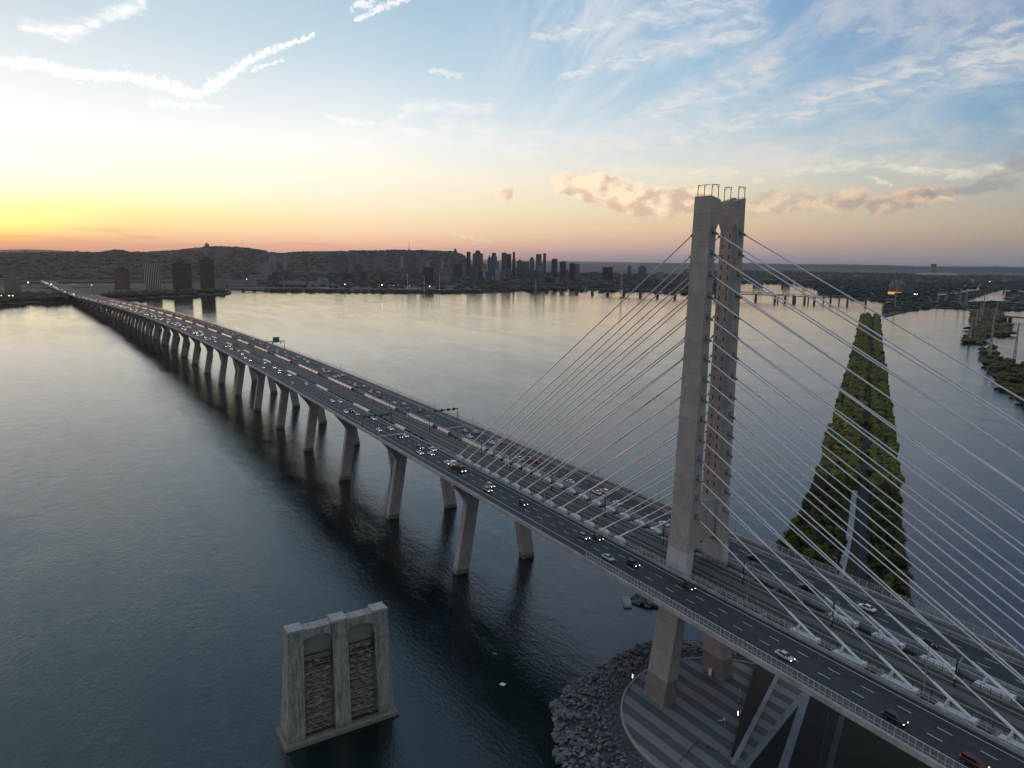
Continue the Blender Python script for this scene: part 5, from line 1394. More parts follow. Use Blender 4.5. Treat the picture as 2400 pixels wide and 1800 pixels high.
# ------------------------------------------------------------------ fences on the bridge
def ray_in(p):
    d = Vector(p)-CAM; z = d.dot(FW)
    return z > 0 and abs(d.dot(RT)/z*FPX) < 1205 and abs(d.dot(UP)/z*FPX) < 905
def fence(name, lab, off, s0, s1, step, h, base, post, mpost, panel=None, rails=(1.,), lean=0., pw=.1):
    t = empty(name, W3((s0+s1)/2, off, base), lab, 'fence')
    ss = []; s = s0
    while s <= s1: ss.append(s); s += step
    ss.sort(key=lambda q: (Vector(W3(q, off))-CAM).length); n_out = [q for q in ss if ray_in(W3(q, off, base))]
    mine = set(n_out[:100])
    b = MB(); p0_ = None
    for s in ss:
        if s in mine:
            if p0_ is None:
                q = MB(); q.bar((0, 0, -.05), (0, lean, h), pw, pw*1.3); o = p0_ = q.build('post', mpost)
            else: o = p0_.copy(); COL.objects.link(o)
            o.parent = t; L = W3(s, off, base); o.location = (L[0]-t.location.x, L[1]-t.location.y, L[2]-t.location.z); o.rotation_euler.z = -_head(s)
        else: b.bar(W3(s, off, base-.05), W3(s, off+lean, base+h), pw, pw*1.3)
    if b.v: b.build('distant_posts', mpost, t)['kind'] = 'stuff'
    b = MB()
    for r_ in rails:
        sts = stations(s0, s1, 10)
        w = .028
        for z0, z1 in ((h*r_-w, h*r_+w),):
            b.grid([[W3(s, off+lean*r_-w, base+z0), W3(s, off+lean*r_+w, base+z0), W3(s, off+lean*r_+w, base+z1), W3(s, off+lean*r_-w, base+z1)] for s in sts], closed=True)
    b.build('rail', mpost, t)
    if panel:
        b = MB(); e = .02
        b.grid([[W3(s, off+.06, base+.25), W3(s, off+lean*.95+.06, base+h*.95), W3(s, off+lean*.95+.06+e, base+h*.95), W3(s, off+.06+e, base+.25)] for s in stations(s0, s1, 10)], closed=True)
        b.build('panel', panel, t)
    return t
M_PALEPOST = mat('pale fence post', (.50, .51, .50), .5, .15, .8)
fence('safety_fence', 'clear panel safety fence with pale posts along the near edge of the bridge', -28.95, S0, 20, 1.42, 2.25, .9, 0, M_PALEPOST, M_PANE, (.38,), 0, .075)
fence('safety_fence', 'tall pale post fence along the far edge of the bridge', 28.95, S0, 1500, 2.45, 2.7, .3, 0, M_PALEPOST, M_PANE, (1., .12), .35, .09)
fence('guard_rail', 'low steel rail on the parapet along the near edge of the approach spans', -29.1, 22, 1500, 3.2, .45, .95, 0, M_GALV, None, (1.,), 0, .07)
fence('safety_fence', 'pale post fence between the near roadway and the railway', -11.0, S0, 176, 1.95, 1.45, .85, 0, M_PALEPOST, M_PANE, (1., .5), 0, .07)
fence('safety_fence', 'pale post fence between the railway and the far roadway', 9.35, S0, 176, 1.95, 1.45, .85, 0, M_PALEPOST, M_PANE, (1., .5), 0, .07)
fence('track_fence', 'dark steel fence along the near side of the railway', -6.75, S0, 700, 2.1, 1.35, .0, 0, M_DARK, None, (1., .55), 0, .10)
fence('track_fence', 'dark steel fence along the far side of the railway', 5.85, S0, 700, 2.1, 1.35, .0, 0, M_DARK, None, (1., .55), 0, .10)
# curved pale screens beside the tracks
def scr_fn(nt, b, P):
    n = nt.noise(P, .8, 3.)
    nt.put(b.inputs['Base Color'], nt.mix(nt.mr(n, .3, .7), (.48, .48, .46), (.66, .66, .64)))
M_SCREEN = mat('white curved screen', rough=.4, fn=scr_fn)
far_s = [(146.5, 170.5), (186.5, 199.5), (206, 241)] + [(259.5+80.4*k, 313+80.4*k) for k in range(20)]
near_s = [(208, 221)] + [(263+80.4*k, 290+80.4*k) for k in range(20)]
def olab(k): return ords[k] if k < 12 else None
def screen(s0, s1, o0, prof, lab, grp):
    t = empty('curved_screen', W3((s0+s1)/2, o0, 0), lab, 'screen', grp)
    b = MB(); inner = [(o*.93, z*.95) for o, z in prof]
    outl = [(o0+o, z) for o, z in prof] + [(o0+o, z) for o, z in reversed(inner)]
    b.loft([[W3(s, o, z) for o, z in outl] for s in stations(s0, s1, 6)])
    b.build('shell', M_SCREEN, t)
    b = MB()
    for z_ in (prof[1][1], prof[2][1]): q_ = prof[1] if z_ == prof[1][1] else prof[2]; b.bar(W3(s0, o0+q_[0]-.06, z_), W3(s1, o0+q_[0]-.06, z_), .10)
    for s in np.arange(s0+.4, s1, 2.6):
        for (oa, za), (ob, zb) in zip(prof[:3], prof[1:4]): b.bar(W3(s, o0+oa-.05, za), W3(s, o0+ob-.05, zb+.03), .13)
    b.build('rib_frame', M_GALV, t)
pf = [(-1.15, -1.3), (-1.15, .9), (-.8, 1.75), (-.1, 2.1), (.6, 1.85), (1.1, 1.1)]
pn = [(1.15, -1.3), (1.1, .3), (.8, .85), (.1, 1.1), (-.6, .95), (-1.1, .3)]
for k, (a, c) in enumerate(far_s):
    L = olab(k)
    screen(a, c, 7.5, pf, 'long white curved screen beside the far track, %s one beyond the cables' % L if L else 'white curved screen in the distant row beside the far track', 'curved screens beside the far track')
for k, (a, c) in enumerate(near_s):
    L = olab(k)
    screen(a, c, -8.9, pn, 'low pale curved screen beside the near track, %s one beyond the cables' % L if L else 'low pale curved screen in the distant row beside the near track', 'curved screens beside the near track')
# ------------------------------------------------------------------ catenary masts, lamps
def ordinal(k): return ords[k] if k < len(ords) else None
def mast_at(s, lab, grp):
    t = empty('catenary_mast', W3(s, 1.25, .1), lab, 'mast', grp)
    b = MB(); b.bar(W3(s, 1.25, .08), W3(s, 1.25, 7.4), .26, .30); b.build('pole', M_DARK, t)
    for sg in (-1, 1):
        b = MB(); b.bar(W3(s, 1.25, 6.1), W3(s, 1.25+sg*2.6, 6.6), .09); b.bar(W3(s, 1.25, 7.2), W3(s, 1.25+sg*2.6, 6.65), .08); b.bar(W3(s, 1.25+sg*1.2, 6.0), W3(s, 1.25+sg*2.9, 6.1), .07)
        b.build('bracket_arm', M_GALV, t)
    b = MB(); p = W3(s, 1.25-.35, 2.2); b.box(p[0], p[1], p[2], .35, .3, .75); b.build('signal_box', M_WHITE, t)
for k, s in enumerate((-47, -78, -109, -140)):
    mast_at(s, 'dark catenary mast in the middle of the tracks, %s one right of the tower leg' % ords[k+1], 'catenary masts right of the tower')
mast_at(-17.5, 'dark catenary mast in the middle of the tracks, first one right of the tower leg', 'catenary masts right of the tower')
ms = [16.2, 47.2, 81.8, 114.7, 140.9, 165.6, 199, 227, 255.5, 284.8, 314] + [342.5+28.5*k for k in range(22)]
for k, s in enumerate(ms):
    L = ordinal(k)
    mast_at(s, 'dark catenary mast in the middle of the tracks, %s one beyond the tower' % L if L else 'dark catenary mast in the distant row along the tracks', 'catenary masts beyond the tower')
def lamp(s, off, h, arm, lab, grp, base=.9):
    t = empty('street_lamp', W3(s, off, base), lab, 'street lamp', grp)
    b = MB(); b.tube(W3(s, off, base-.1), W3(s, off, base+h), .13, .07, 6); b.build('pole', M_GALV, t)
    for ar in arm:
        b = MB(); b.bar(W3(s, off, base+h-.1), W3(s, off+ar, base+h+.25), .07); b.build('arm', M_GALV, t)
        b = MB(); p = W3(s, off+ar, base+h+.2); b.box(p[0], p[1], p[2], .30, .85, .12, -_head(s)); b.build('lamp_head', M_GALV, t)
for k, s in enumerate([-76.7, -28, 20.5, 71.4, 125, 180] + [234+54*k for k in range(12)]):
    lamp(s, -9.4 if k != 2 else -10.2, 11.5, (-1.6, 1.4), ('tall thin twin arm lamp beside the near track, %s from the right' % ords[k]) if k < 12 else 'tall thin twin arm lamp in the distant row beside the near track', 'twin arm lamps beside the near track')
for k, s in enumerate([-105, -67, -29, 10, 48, 86, 124, 162, 200] + [250+60*k for k in range(12)]):
    lamp(s, 29.15, 6.4, (-1.5,), ('slender lamp behind the far fence, %s from the right' % ords[k]) if k < 12 else 'slender lamp in the distant row behind the far fence', 'lamps behind the far fence', .3)
for k, s in enumerate([44.1, 118, 190, 262, 334, 406]):
    lamp(s, -29.2, 6.2, (1.3,), 'slender lamp on the near parapet, %s beyond the tower' % ords[k], 'lamps on the near parapet')
# ------------------------------------------------------------------ gantries and signs
t = empty('signal_gantry', W3(224, -10.3, 0), 'dark lane signal gantry reaching over the near roadway', 'gantry')
b = MB(); b.bar(W3(224, -10.3, .1), W3(224, -10.3, 6.6), .35); b.build('post', M_DARK, t)
b = MB(); b.bar(W3(224, -10.0, 6.5), W3(224, -27.8, 6.5), .40, .55); b.build('beam', M_DARK, t)
for o in (-13.2, -16.7, -20.4, -24.0):
    b = MB(); p = W3(224, o, 5.6); b.box(p[0], p[1], p[2], .5, 1.3, 1.3); b.build('lane_signal', M_DARK, t)
b = MB(); b.bar(W3(224, -27.7, .9), W3(224, -27.7, 6.5), .3); b.build('far_post', M_DARK, t)
t = empty('signal_gantry', W3(217, 28.4, 0), 'dark cantilever gantry with four lane signals over the far roadway', 'gantry')
b = MB(); b.bar(W3(217, 28.2, .1), W3(217, 28.2, 7.2), .35); b.build('post', M_DARK, t)
b = MB(); b.bar(W3(217, 28.4, 7.0), W3(217, 12.6, 7.0), .40, .5); b.build('beam', M_DARK, t)
for o in (25.6, 21.9, 17.8, 13.6):
    b = MB(); p = W3(217, o, 6.3); b.box(p[0], p[1], p[2], .55, 1.4, 1.4); b.build('lane_signal', M_DARK, t)
M_GREEN = mat('green sign face', (.0, .16, .09), .5)
t = empty('sign_gantry', W3(600, 28.4, 0), 'steel gantry carrying a square green road sign over the far roadway', 'road sign')
for o in (9.4, 28.4):
    b = MB(); b.bar(W3(600, o, .1), W3(600, o, 9.3), .5); b.build('post', M_DARK, t)
b = MB(); b.bar(W3(600, 9.2, 9.2), W3(600, 28.6, 9.2), .6, .8); b.build('beam', M_DARK, t)
b = MB(); p = W3(599.2, 20.2, 8.0); b.box(p[0], p[1], p[2], .2, 6.6, 5.6, 0); sgn = b.build('green_sign', M_GREEN, t)
b = MB(); 
for dz in (.15, 5.25): p = W3(599.05, 20.2, 8.0+dz); b.box(p[0], p[1], p[2], .06, 6.3, .14)
for do in (-3.1, 3.1): p = W3(599.05, 20.2+do, 8.16); b.box(p[0], p[1], p[2], .06, .14, 5.08)
b.build('white_border', M_PAINT, sgn)
for o in (16.5, 24.8):
    b = MB(); p = W3(599.2, o, 6.9); b.box(p[0], p[1], p[2], .5, 1.3, 1.3); b.build('lane_signal', M_DARK, t)
t = empty('message_sign', W3(645, -9.0, 0), 'wide grey message sign seen from behind over the near roadway', 'road sign')
b = MB(); p = W3(645, -13.2, 6.0); b.box(p[0], p[1], p[2], .9, 10.5, 4.2); b.build('sign_cabinet', M_GALV, t)
b = MB(); p = W3(645, -13.2, 10.25); b.box(p[0], p[1], p[2], 1.4, 11.2, .3); b.build('sign_visor', M_DARK, t)
for o in (-10.2, -8.0):
    b = MB(); b.bar(W3(646, o, -.2), W3(646, o, 10), .5); b.build('post', M_DARK, t)

# ------------------------------------------------------------------ vehicles
PAINT = {'W': (.70, .71, .71), 'S': (.42, .44, .46), 'G': (.15, .155, .165), 'B': (.014, .014, .016), 'T': (.34, .27, .17), 'P': (.55, .50, .50), 'R': (.10, .012, .012), 'M': (.11, .03, .025)}
CNAME = {'W': 'white', 'S': 'silver', 'G': 'grey', 'B': 'black', 'T': 'tan', 'P': 'pale pinkish', 'R': 'dark red', 'M': 'maroon'}
M_CARGLASS = mat('car glass', (.012, .014, .018), .08, spec=.7)
M_TYRE = mat('tyre rubber', (.012, .012, .012), .85)
M_RIM = mat('wheel rim', (.25, .25, .26), .35, metal=.6)
M_HEAD = emis('headlight', (1.0, .95, .84), 6.)
M_HEADF = emis('bright headlight', (1.0, .90, .74), 9.)
M_HEADOFF = mat('unlit lamp glass', (.55, .56, .58), .15)
M_TAIL = emis('tail light', (1.0, .06, .03), .5)
M_TAILF = emis('bright tail light', (1.0, .08, .04), 2.0)
def paint(c): return mat('car paint '+CNAME[c], PAINT[c], .22, spec=.6)
def ring(x, w, z0, z1, r=.16):
    return [(x, -w+r, z0), (x, w-r, z0), (x, w, z0+r*1.2), (x, w, z1-r), (x, w-r*1.3, z1), (x, -w+r*1.3, z1), (x, -w, z1-r), (x, -w, z0+r*1.2)]
SPEC = {'sedan': dict(L=4.75, w=.92, body=[(-2.36, .74, .45, .82), (-2.25, .86, .30, 1.0), (-1.5, .91, .24, 1.04), (-.6, .92, .22, .98), (1.0, .92, .22, .96), (1.75, .90, .24, .88), (2.2, .84, .30, .76), (2.38, .70, .42, .66)], cab=[(-1.75, .62, 1.0, 1.06), (-1.0, .70, .96, 1.42), (.1, .70, .96, 1.46), (.55, .68, .95, 1.40), (1.25, .66, .93, .99)], roof=(-1.02, .45, .62, 1.455)),
        'suv': dict(L=4.7, w=.95, body=[(-2.34, .80, .45, 1.0), (-2.25, .90, .34, 1.12), (-1.3, .94, .28, 1.14), (0, .95, .26, 1.10), (1.1, .95, .26, 1.08), (1.8, .93, .28, 1.02), (2.2, .88, .32, .92), (2.36, .76, .45, .80)], cab=[(-2.2, .70, 1.1, 1.2), (-1.95, .76, 1.1, 1.64), (-.2, .77, 1.08, 1.70), (.45, .75, 1.06, 1.66), (1.2, .70, 1.04, 1.10)], roof=(-1.95, .35, .68, 1.70)),
        'pickup': dict(L=5.6, w=.98, body=[(-2.8, .92, .55, 1.05), (-2.7, .96, .45, 1.10), (-.6, .97, .36, 1.12), (0, .98, .34, 1.14), (1.3, .98, .34, 1.14), (2.2, .96, .36, 1.08), (2.65, .92, .42, 1.0), (2.8, .82, .5, .9)], cab=[(-.75, .78, 1.1, 1.2), (-.6, .82, 1.1, 1.78), (.5, .82, 1.1, 1.82), (.9, .80, 1.1, 1.76), (1.5, .76, 1.1, 1.16)], roof=(-.6, .8, .74, 1.82)),
        'van': dict(L=5.7, w=1.0, body=[(-2.85, .94, .45, 2.1), (-2.8, .98, .36, 2.25), (-.5, 1.0, .32, 2.3), (1.1, 1.0, .32, 2.26), (1.5, .98, .32, 1.75), (2.0, .96, .32, 1.28), (2.6, .92, .36, 1.05), (2.85, .80, .5, .9)], cab=[(.95, .9, 1.35, 1.45), (1.0, .93, 1.35, 2.0), (1.25, .93, 1.32, 1.95), (1.6, .9, 1.28, 1.5), (1.95, .86, 1.2, 1.3)], roof=None)}
PROTO = {}
def vehicle(kind, c, near_detail, lit, tail):
    key = (kind, c, near_detail, lit, tail)
    if key in PROTO: return copy_tree(PROTO[key])
    S_ = SPEC[kind]
    name = {'sedan': 'car', 'suv': 'car', 'pickup': 'pickup_truck', 'van': 'van'}[kind]
    L, w = S_['L'], S_['w']
    def body(b, mi=0):
        b.loft([ring(*r) for r in S_['body']], mi)
    def cabin(b, mi=0):
        b.loft([[(x, -hw*1.08, z0), (x, hw*1.08, z0), (x, hw, z1), (x, -hw, z1)] for x, hw, z0, z1 in S_['cab']], mi)
    def roof(b, mi=0):
        if S_['roof']:
            x0, x1, hw, z = S_['roof']; b.loft([[(x0, -hw, z-.03), (x0, hw, z-.03), (x0+.1, hw*.9, z+.03), (x0+.1, -hw*.9, z+.03)], [(x1, -hw, z-.03), (x1, hw, z-.03), (x1-.05, hw*.9, z+.03), (x1-.05, -hw*.9, z+.03)]], mi)
            for sy in (-1, 1):   # pillars
                b.bar((x0, sy*(hw+.05), z-.03), (S_['cab'][0][0]+.1, sy*(hw+.1), S_['cab'][0][2]), .09, mi=mi); b.bar((x1, sy*(hw+.05), z-.03), (S_['cab'][-1][0]-.08, sy*(hw+.06), S_['cab'][-1][2]), .08, mi=mi)
                b.bar(((x0+x1)/2, sy*(hw+.05), z-.03), ((x0+x1)/2, sy*(hw+.12), S_['cab'][2][2]), .08, mi=mi)
    hy = w-.28; hzv = {'sedan': .62, 'suv': .80, 'pickup': .88, 'van': .85}[kind]; tz = {'sedan': .80, 'suv': 1.0, 'pickup': .95, 'van': 1.1}[kind]
    wheels = [(sx*L*.30, sy*(w-.13)) for sx in (-1, 1) for sy in (-1, 1)]
    if near_detail:
        root = bpy.data.objects.new(name, None); COL.objects.link(root)
        b = MB(); body(b); b.build('body', paint(c), root, smooth=False)
        b = MB(); cabin(b); b.build('windows', M_CARGLASS, root)
        if S_['roof']: b = MB(); roof(b); b.build('roof', paint(c), root)
        wb = MB(); wb.tube((0, -.12, 0), (0, .12, 0), .34, n=14)
        rb = MB(); rb.tube((0, -.135, 0), (0, .135, 0), .19, n=10)
        w0 = r0 = None
        for x, y in wheels:
            if w0 is None:
                w0 = o = wb.build('wheel', M_TYRE); r0 = rb.build('rim', M_RIM, o)
            else:
                o = w0.copy(); COL.objects.link(o); r = r0.copy(); COL.objects.link(r); r.parent = o
            o.parent = root; o.location = (x, y, .34)
        for sy in (-1, 1):
            b = MB(); b.box(L*.5-.10, sy*hy, hzv-.08, .16, .30, .13); b.build('headlight', M_HEAD if lit else M_HEADOFF, root)
            b = MB(); b.box(-L*.5+.07, sy*hy, tz-.1, .12, .34, .18); b.build('tail_light', M_TAIL, root)
        if kind == 'pickup':
            b = MB(); b.box(-1.75, 0, 1.125, 1.85, 1.55, .012); b.build('cargo_bed', M_DARK, root)
    else:
        b = MB(); body(b, 0); cabin(b, 1); roof(b, 0)
        for x, y in wheels: b.tube((x, y-.12, .34), (x, y+.12, .34), .34, n=8, mi=2)
        for sy in (-1, 1):
            b.box(L*.5-.10, sy*hy, hzv-.12, .18, .36, .20, mi=3); b.box(-L*.5+.07, sy*hy, tz-.12, .14, .38, .22, mi=4)
        root = b.build(name, [paint(c), M_CARGLASS, M_TYRE, M_HEADF if lit else M_HEADOFF, M_TAILF if tail else M_TAIL])
    PROTO[key] = root
    return root
def tanker():
    t = bpy.data.objects.new('tanker_truck', None); COL.objects.link(t)
    b = MB(); b.box(-1.2, 0, .75, 10.0, 1.1, .35); b.build('chassis', M_DARK, t)
    b = MB(); b.loft([[(x, 1.22*k*math.cos(a), 2.15+1.0*k*math.sin(a)) for a in np.linspace(0, 2*PI, 16, endpoint=False)] for x, k in ((-3.6, .75), (-3.4, 1), (1.7, 1), (1.9, .75))]); b.build('tank', mat('brown tank paint', (.10, .075, .055), .4, .2, .8), t, smooth=True)
    b = MB(); b.loft([ring(2.2, 1.2, .7, 2.9), ring(3.7, 1.2, .6, 2.9), ring(4.2, 1.18, .6, 2.1), ring(5.0, 1.1, .55, 1.75), ring(5.2, 1.0, .6, 1.55)]); b.build('cab', paint('B'), t)
    b = MB(); b.box(3.85, 0, 2.0, .35, 2.1, .75); b.build('windscreen', M_CARGLASS, t)
    b = MB(); b.box(-5.1, 0, 1.1, 2.4, 2.3, 2.15); b.build('rear_box', paint('W'), t)
    for x in (-5.0, -3.4, 0.2, 4.2):
        for y in (-1.05, 1.05):
            b = MB(); b.tube((x, y-.18, .5), (x, y+.18, .5), .5, n=14); b.build('wheel', M_TYRE, t)
    for y in (-.8, .8):
        b = MB(); b.box(5.22, y, .95, .12, .4, .3); b.build('headlight', M_HEAD, t)
    return t
NEAR = [(-93.7, -22.4, 'Rs'), (-78.1, -22.5, 'Bs'), (-50.3, -22.0, 'S'), (-11.1, -14.9, 'B'), (8.9, -18.5, 'Bs'), (16.5, -22.2, 'S'), (31.6, -14.7, 'B'), (34.2, -18.4, 'Gs'), (73.2, -18.3, 'Bs'), (94.3, -22.0, 'Ts'), (98.6, -18.2, 'Ss'), (125.9, -18.9, 'K'), (137.8, -18.3, 'W'), (155.7, -18.3, 'W'), (160.1, -22.1, 'W'), (162.3, -14.4, 'Wp'), (169.0, -18.2, 'Bs'), (193.9, -18.3, 'Bs'), (194.7, -14.6, 'W'), (213.9, -15.3, 'W'), (214.0, -22.1, 'W'), (242.0, -14.4, 'W'), (259.9, -18.2, 'T'), (268.8, -22.0, 'W'), (269.2, -18.3, 'Bp'), (301.1, -14.9, 'W'), (306.0, -18.5, 'W'), (379.1, -14.5, 'P'), (388.3, -22.1, 'G'), (426.6, -14.6, 'W'), (444.1, -18.3, 'T'), (455.2, -14.7, 'W'), (472.7, -14.8, 'W'), (478.5, -22.4, 'G'), (506.6, -14.6, 'P'), (528.7, -22.1, 'W'), (549.4, -22.1, 'W'), (579.0, -18.2, 'W'), (612.3, -14.6, 'B'), (627.5, -18.5, 'W'), (654.3, -18.2, 'B'), (654.7, -14.7, 'W'), (711.1, -18.2, 'W')]
FARC = [(-64.9, 14.7, 'B'), (-45.8, 18.7, 'W'), (-29.7, 14.7, 'Bs'), (-7.1, 18.7, 'B'), (29.7, 14.5, 'W'), (55.6, 14.5, 'W'), (69.1, 19.0, 'Ws'), (69.8, 15.4, 'W'), (86.8, 14.5, 'W'), (118.4, 18.6, 'M'), (124.9, 18.4, 'Gs'), (127.1, 14.5, 'Wp'), (159.9, 18.4, 'W'), (160.3, 22.4, 'S'), (177.1, 14.5, 'W'), (184.5, 22.1, 'S'), (189.7, 18.4, 'S'), (230.2, 15.4, 'G'), (250.5, 19.0, 'G'), (258.2, 14.5, 'G'), (273.8, 18.6, 'W'), (280.0, 14.5, 'W'), (306.3, 14.5, 'B'), (319.4, 19.0, 'W'), (324.8, 15.2, 'W'), (330.4, 18.6, 'G'), (348.2, 19.1, 'W'), (349.2, 14.5, 'R'), (357.1, 15.4, 'W'), (364.4, 19.0, 'G'), (366.5, 14.5, 'T'), (373.7, 15.3, 'G'), (400.2, 14.5, 'W'), (402.5, 18.3, 'W'), (405.8, 22.4, 'W'), (430.0, 19.2, 'W'), (430.3, 15.4, 'W'), (445.1, 19.0, 'W'), (488.6, 14.5, 'G'), (489.2, 18.9, 'Wv'), (510.6, 22.3, 'W'), (510.7, 14.5, 'G'), (520.9, 15.4, 'W'), (530.3, 22.2, 'W'), (531.0, 14.6, 'G'), (547.1, 15.5, 'W'), (555.6, 14.5, 'G'), (574.5, 22.3, 'W'), (577.4, 15.2, 'W'), (586.8, 14.5, 'G'), (592.6, 19.0, 'W'), (615.9, 14.5, 'W'), (627.4, 18.8, 'W'), (640.9, 14.6, 'G'), (661.9, 19.2, 'W'), (668.6, 18.3, 'B'), (676.5, 14.9, 'G'), (701.4, 18.3, 'B'), (707.4, 22.8, 'Wv'), (738.2, 15.1, 'W'), (776.5, 15.3, 'Wv'), (783.7, 22.4, 'W'), (809.2, 15.0, 'G'), (817.2, 19.1, 'W'), (835.3, 18.4, 'W'), (846.8, 22.5, 'W'), (856.0, 14.8, 'G'), (876.3, 22.6, 'W'), (898.5, 18.9, 'G')]
KIND = {'': 'sedan', 's': 'suv', 'p': 'pickup', 'v': 'van'}
NICE = {'sedan': 'car', 'suv': 'tall car', 'pickup': 'pickup', 'van': 'van'}
BIG = ['first', 'second', 'third', 'fourth', 'fifth', 'sixth', 'seventh', 'eighth', 'ninth', 'tenth', 'eleventh', 'twelfth', 'thirteenth', 'fourteenth', 'fifteenth', 'sixteenth', 'seventeenth', 'eighteenth', 'nineteenth', 'twentieth']
cnt = {}
def lane_name(o, near):
    a = abs(o)
    if near: return 'rail side lane' if a > 20.5 else ('middle lane' if a > 16.6 else 'track side lane')
    return 'track side lane' if a < 16.9 else ('middle lane' if a < 20.8 else 'path side lane')
def put_car(s, o, code, near):
    z = .008
    if code == 'K':
        v = tanker(); v.location = W3(s, o, z); v.rotation_euler = (0, 0, -_head(s))
        return tag(v, 'dark tanker truck with brown tank following the white car on the near roadway', 'truck', 'traffic on the near roadway')
    c, kind = code[0], KIND[code[1:]]
    d = math.hypot(W3(s, o)[0]-CAM.x, W3(s, o)[1]-CAM.y)
    v = vehicle(kind, c, d < 560, near and (s > 20 or c == 'B' or s < -40), False)
    v.location = W3(s, o, z); v.rotation_euler = (0, 0, (-_head(s)) if near else PI-_head(s))
    side = 'beyond tower' if s > 0 else 'before tower'
    key = (c, kind, lane_name(o, near), near, side); cnt[key] = cnt.get(key, 0)+1
    lab = '%s %s in %s, %s roadway, %s of its colour %s' % (CNAME[c], NICE[kind], lane_name(o, near), 'near' if near else 'far', BIG[cnt[key]-1], side)
    tag(v, lab, 'van' if kind == 'van' else 'pickup' if kind == 'pickup' else 'car', 'traffic on the %s roadway' % ('near' if near else 'far'))
for s, o, code in NEAR: put_car(s, o, code, True)
for s, o, code in FARC: put_car(s, o, code, False)
rr = random.Random(17)
n_ = 0
for lane, near in ((-22.3, True), (-18.6, True), (-14.9, True), (14.8, False), (18.7, False), (22.5, False)):
    s = (730 if near else 915)+rr.uniform(0, 20); gap = 46 if near else 60
    while s < 2225:
        kind = rr.choice(('sedan', 'sedan', 'suv', 'suv', 'van')) if rr.random() < .95 else 'pickup'
        lit = near or False
        v = vehicle(kind, rr.choice('WWGBSWT'), False, lit, not near)
        v.location = W3(s, lane+rr.uniform(-.3, .3), .008); v.rotation_euler = (0, 0, (-_head(s)) if near else PI-_head(s))
        tag(v, 'small car with lit headlights in the distant queue on the near roadway' if near else 'small car seen from behind in the distant traffic on the far roadway', 'car', 'distant queue on the near roadway' if near else 'distant traffic on the far roadway')
        s += gap*rr.uniform(.35, 1.5)
# highway beyond the bridge end, on land
b = MB(); sweep(b, [(-30, -.4), (-30, .25), (30, .25), (30, -.4)], 2236, 4800, 20)
tag(b.build('highway', M_DECKROAD), kind='structure')
rr = random.Random(23)
b = MB()
for k in range(90):
    s = rr.uniform(2240, 4700); near = rr.random() < .72
    o = rr.choice((-22.3, -18.6, -14.9)) if near else rr.choice((14.8, 18.7, 22.5))
    p = W3(s, o, .26); b.box(p[0], p[1], p[2], 4.5, 1.9, 1.5, -_head(s), 0); q = W3(s-2.3, o, .8) if near else W3(s-2.3, o, .9)
    b.box(q[0], q[1], q[2], .3, .9, .35, -_head(s), 1 if near else 2)
tag(b.build('highway_traffic', [paint('G'), M_HEADF, M_TAILF]), 'stream of tiny cars on the approach highway at the left edge', 'traffic', kind='stuff')

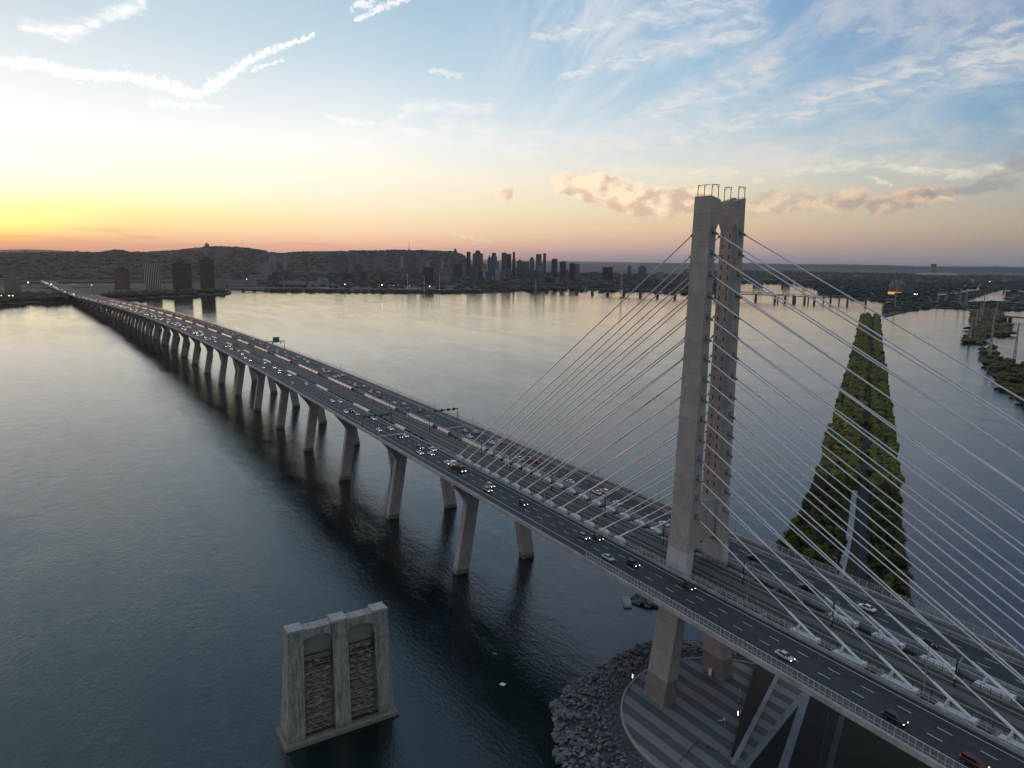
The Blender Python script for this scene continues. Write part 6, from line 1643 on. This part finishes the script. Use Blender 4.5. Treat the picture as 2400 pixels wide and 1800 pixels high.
# ------------------------------------------------------------------ two people on the far path
def person(s, o, lab, col, stride, face):
    base = Vector(W3(s, o, .02)); f = Vector((math.cos(face), math.sin(face), 0)); r_ = Vector((f.y, -f.x, 0))
    t = bpy.data.meshes.new('person')
    J = [((0, 0, .95), .13), ((0, 0, 1.18), .13), ((0, 0, 1.42), .15), ((.02, 0, 1.52), .065), ((.03, 0, 1.60), .085), ((.03, 0, 1.72), .085),
         ((0, .19, 1.42), .06), ((-.10*stride, .25, 1.14), .048), ((.06, .25, .90), .04), ((0, -.19, 1.42), .06), ((.12*stride, -.25, 1.14), .048), ((.22*stride, -.22, .92), .04),
         ((0, .10, .90), .09), ((.16*stride, .10, .50), .065), ((.08*stride, .10, .09), .045), ((.26*stride, .10, .05), .04), ((0, -.10, .90), .09), ((-.12*stride, -.10, .50), .065), ((-.34*stride, -.10, .12), .045), ((-.2*stride, -.10, .05), .04)]
    E_ = [(0, 1), (1, 2), (2, 3), (3, 4), (4, 5), (2, 6), (6, 7), (7, 8), (2, 9), (9, 10), (10, 11), (0, 12), (12, 13), (13, 14), (14, 15), (0, 16), (16, 17), (17, 18), (18, 19)]
    t.from_pydata([tuple(f*x+r_*y+Vector((0, 0, z))) for (x, y, z), _ in J], E_, [])
    ob = bpy.data.objects.new('person', t); COL.objects.link(ob); ob.location = base
    m = ob.modifiers.new('skin', 'SKIN')
    if not t.skin_vertices: t.skin_vertices.new()
    for sv, (_, rad) in zip(t.skin_vertices[0].data, J): sv.radius = (rad, rad)
    t.skin_vertices[0].data[0].use_root = True
    ob.modifiers.new('sub', 'SUBSURF').levels = 1
    t.materials.append(mat('clothing '+col[0], col[1], .9))
    tag(ob, lab, 'person')
    hb = MB(); c = base+f*.02+Vector((0, 0, 1.72)); hb.blob(tuple(c), .10, .10, .09, 0, 1, .05, 1); hb.build('hair', mat('dark hair', (.02, .015, .01), .8), ob)
person(77.9, 27.3, 'person in dark clothes walking on the far path, left of the other walker', ('dark', (.02, .02, .025)), 1., 0.)
person(70.6, 27.3, 'person in dark clothes standing on the far path, nearer the tower', ('black', (.015, .015, .018)), .4, PI)
# ------------------------------------------------------------------ air
hv = bpy.data.materials.new('evening haze'); hv.use_nodes = True
ht = hv.node_tree
for n_ in list(ht.nodes): ht.nodes.remove(n_)
out = ht.nodes.new('ShaderNodeOutputMaterial'); pv = ht.nodes.new('ShaderNodeVolumePrincipled')
pv.inputs['Color'].default_value = (.80, .82, .92, 1); pv.inputs['Density'].default_value = 1.35e-5; pv.inputs['Anisotropy'].default_value = .55
ht.links.new(pv.outputs[0], out.inputs['Volume'])
if HAZE:
    b = MB(); b.box(-1000, 0, -4, 78000, 78000, 420)
    tag(b.build('haze', hv), 'thin evening haze over the river and the city', 'haze', kind='stuff')
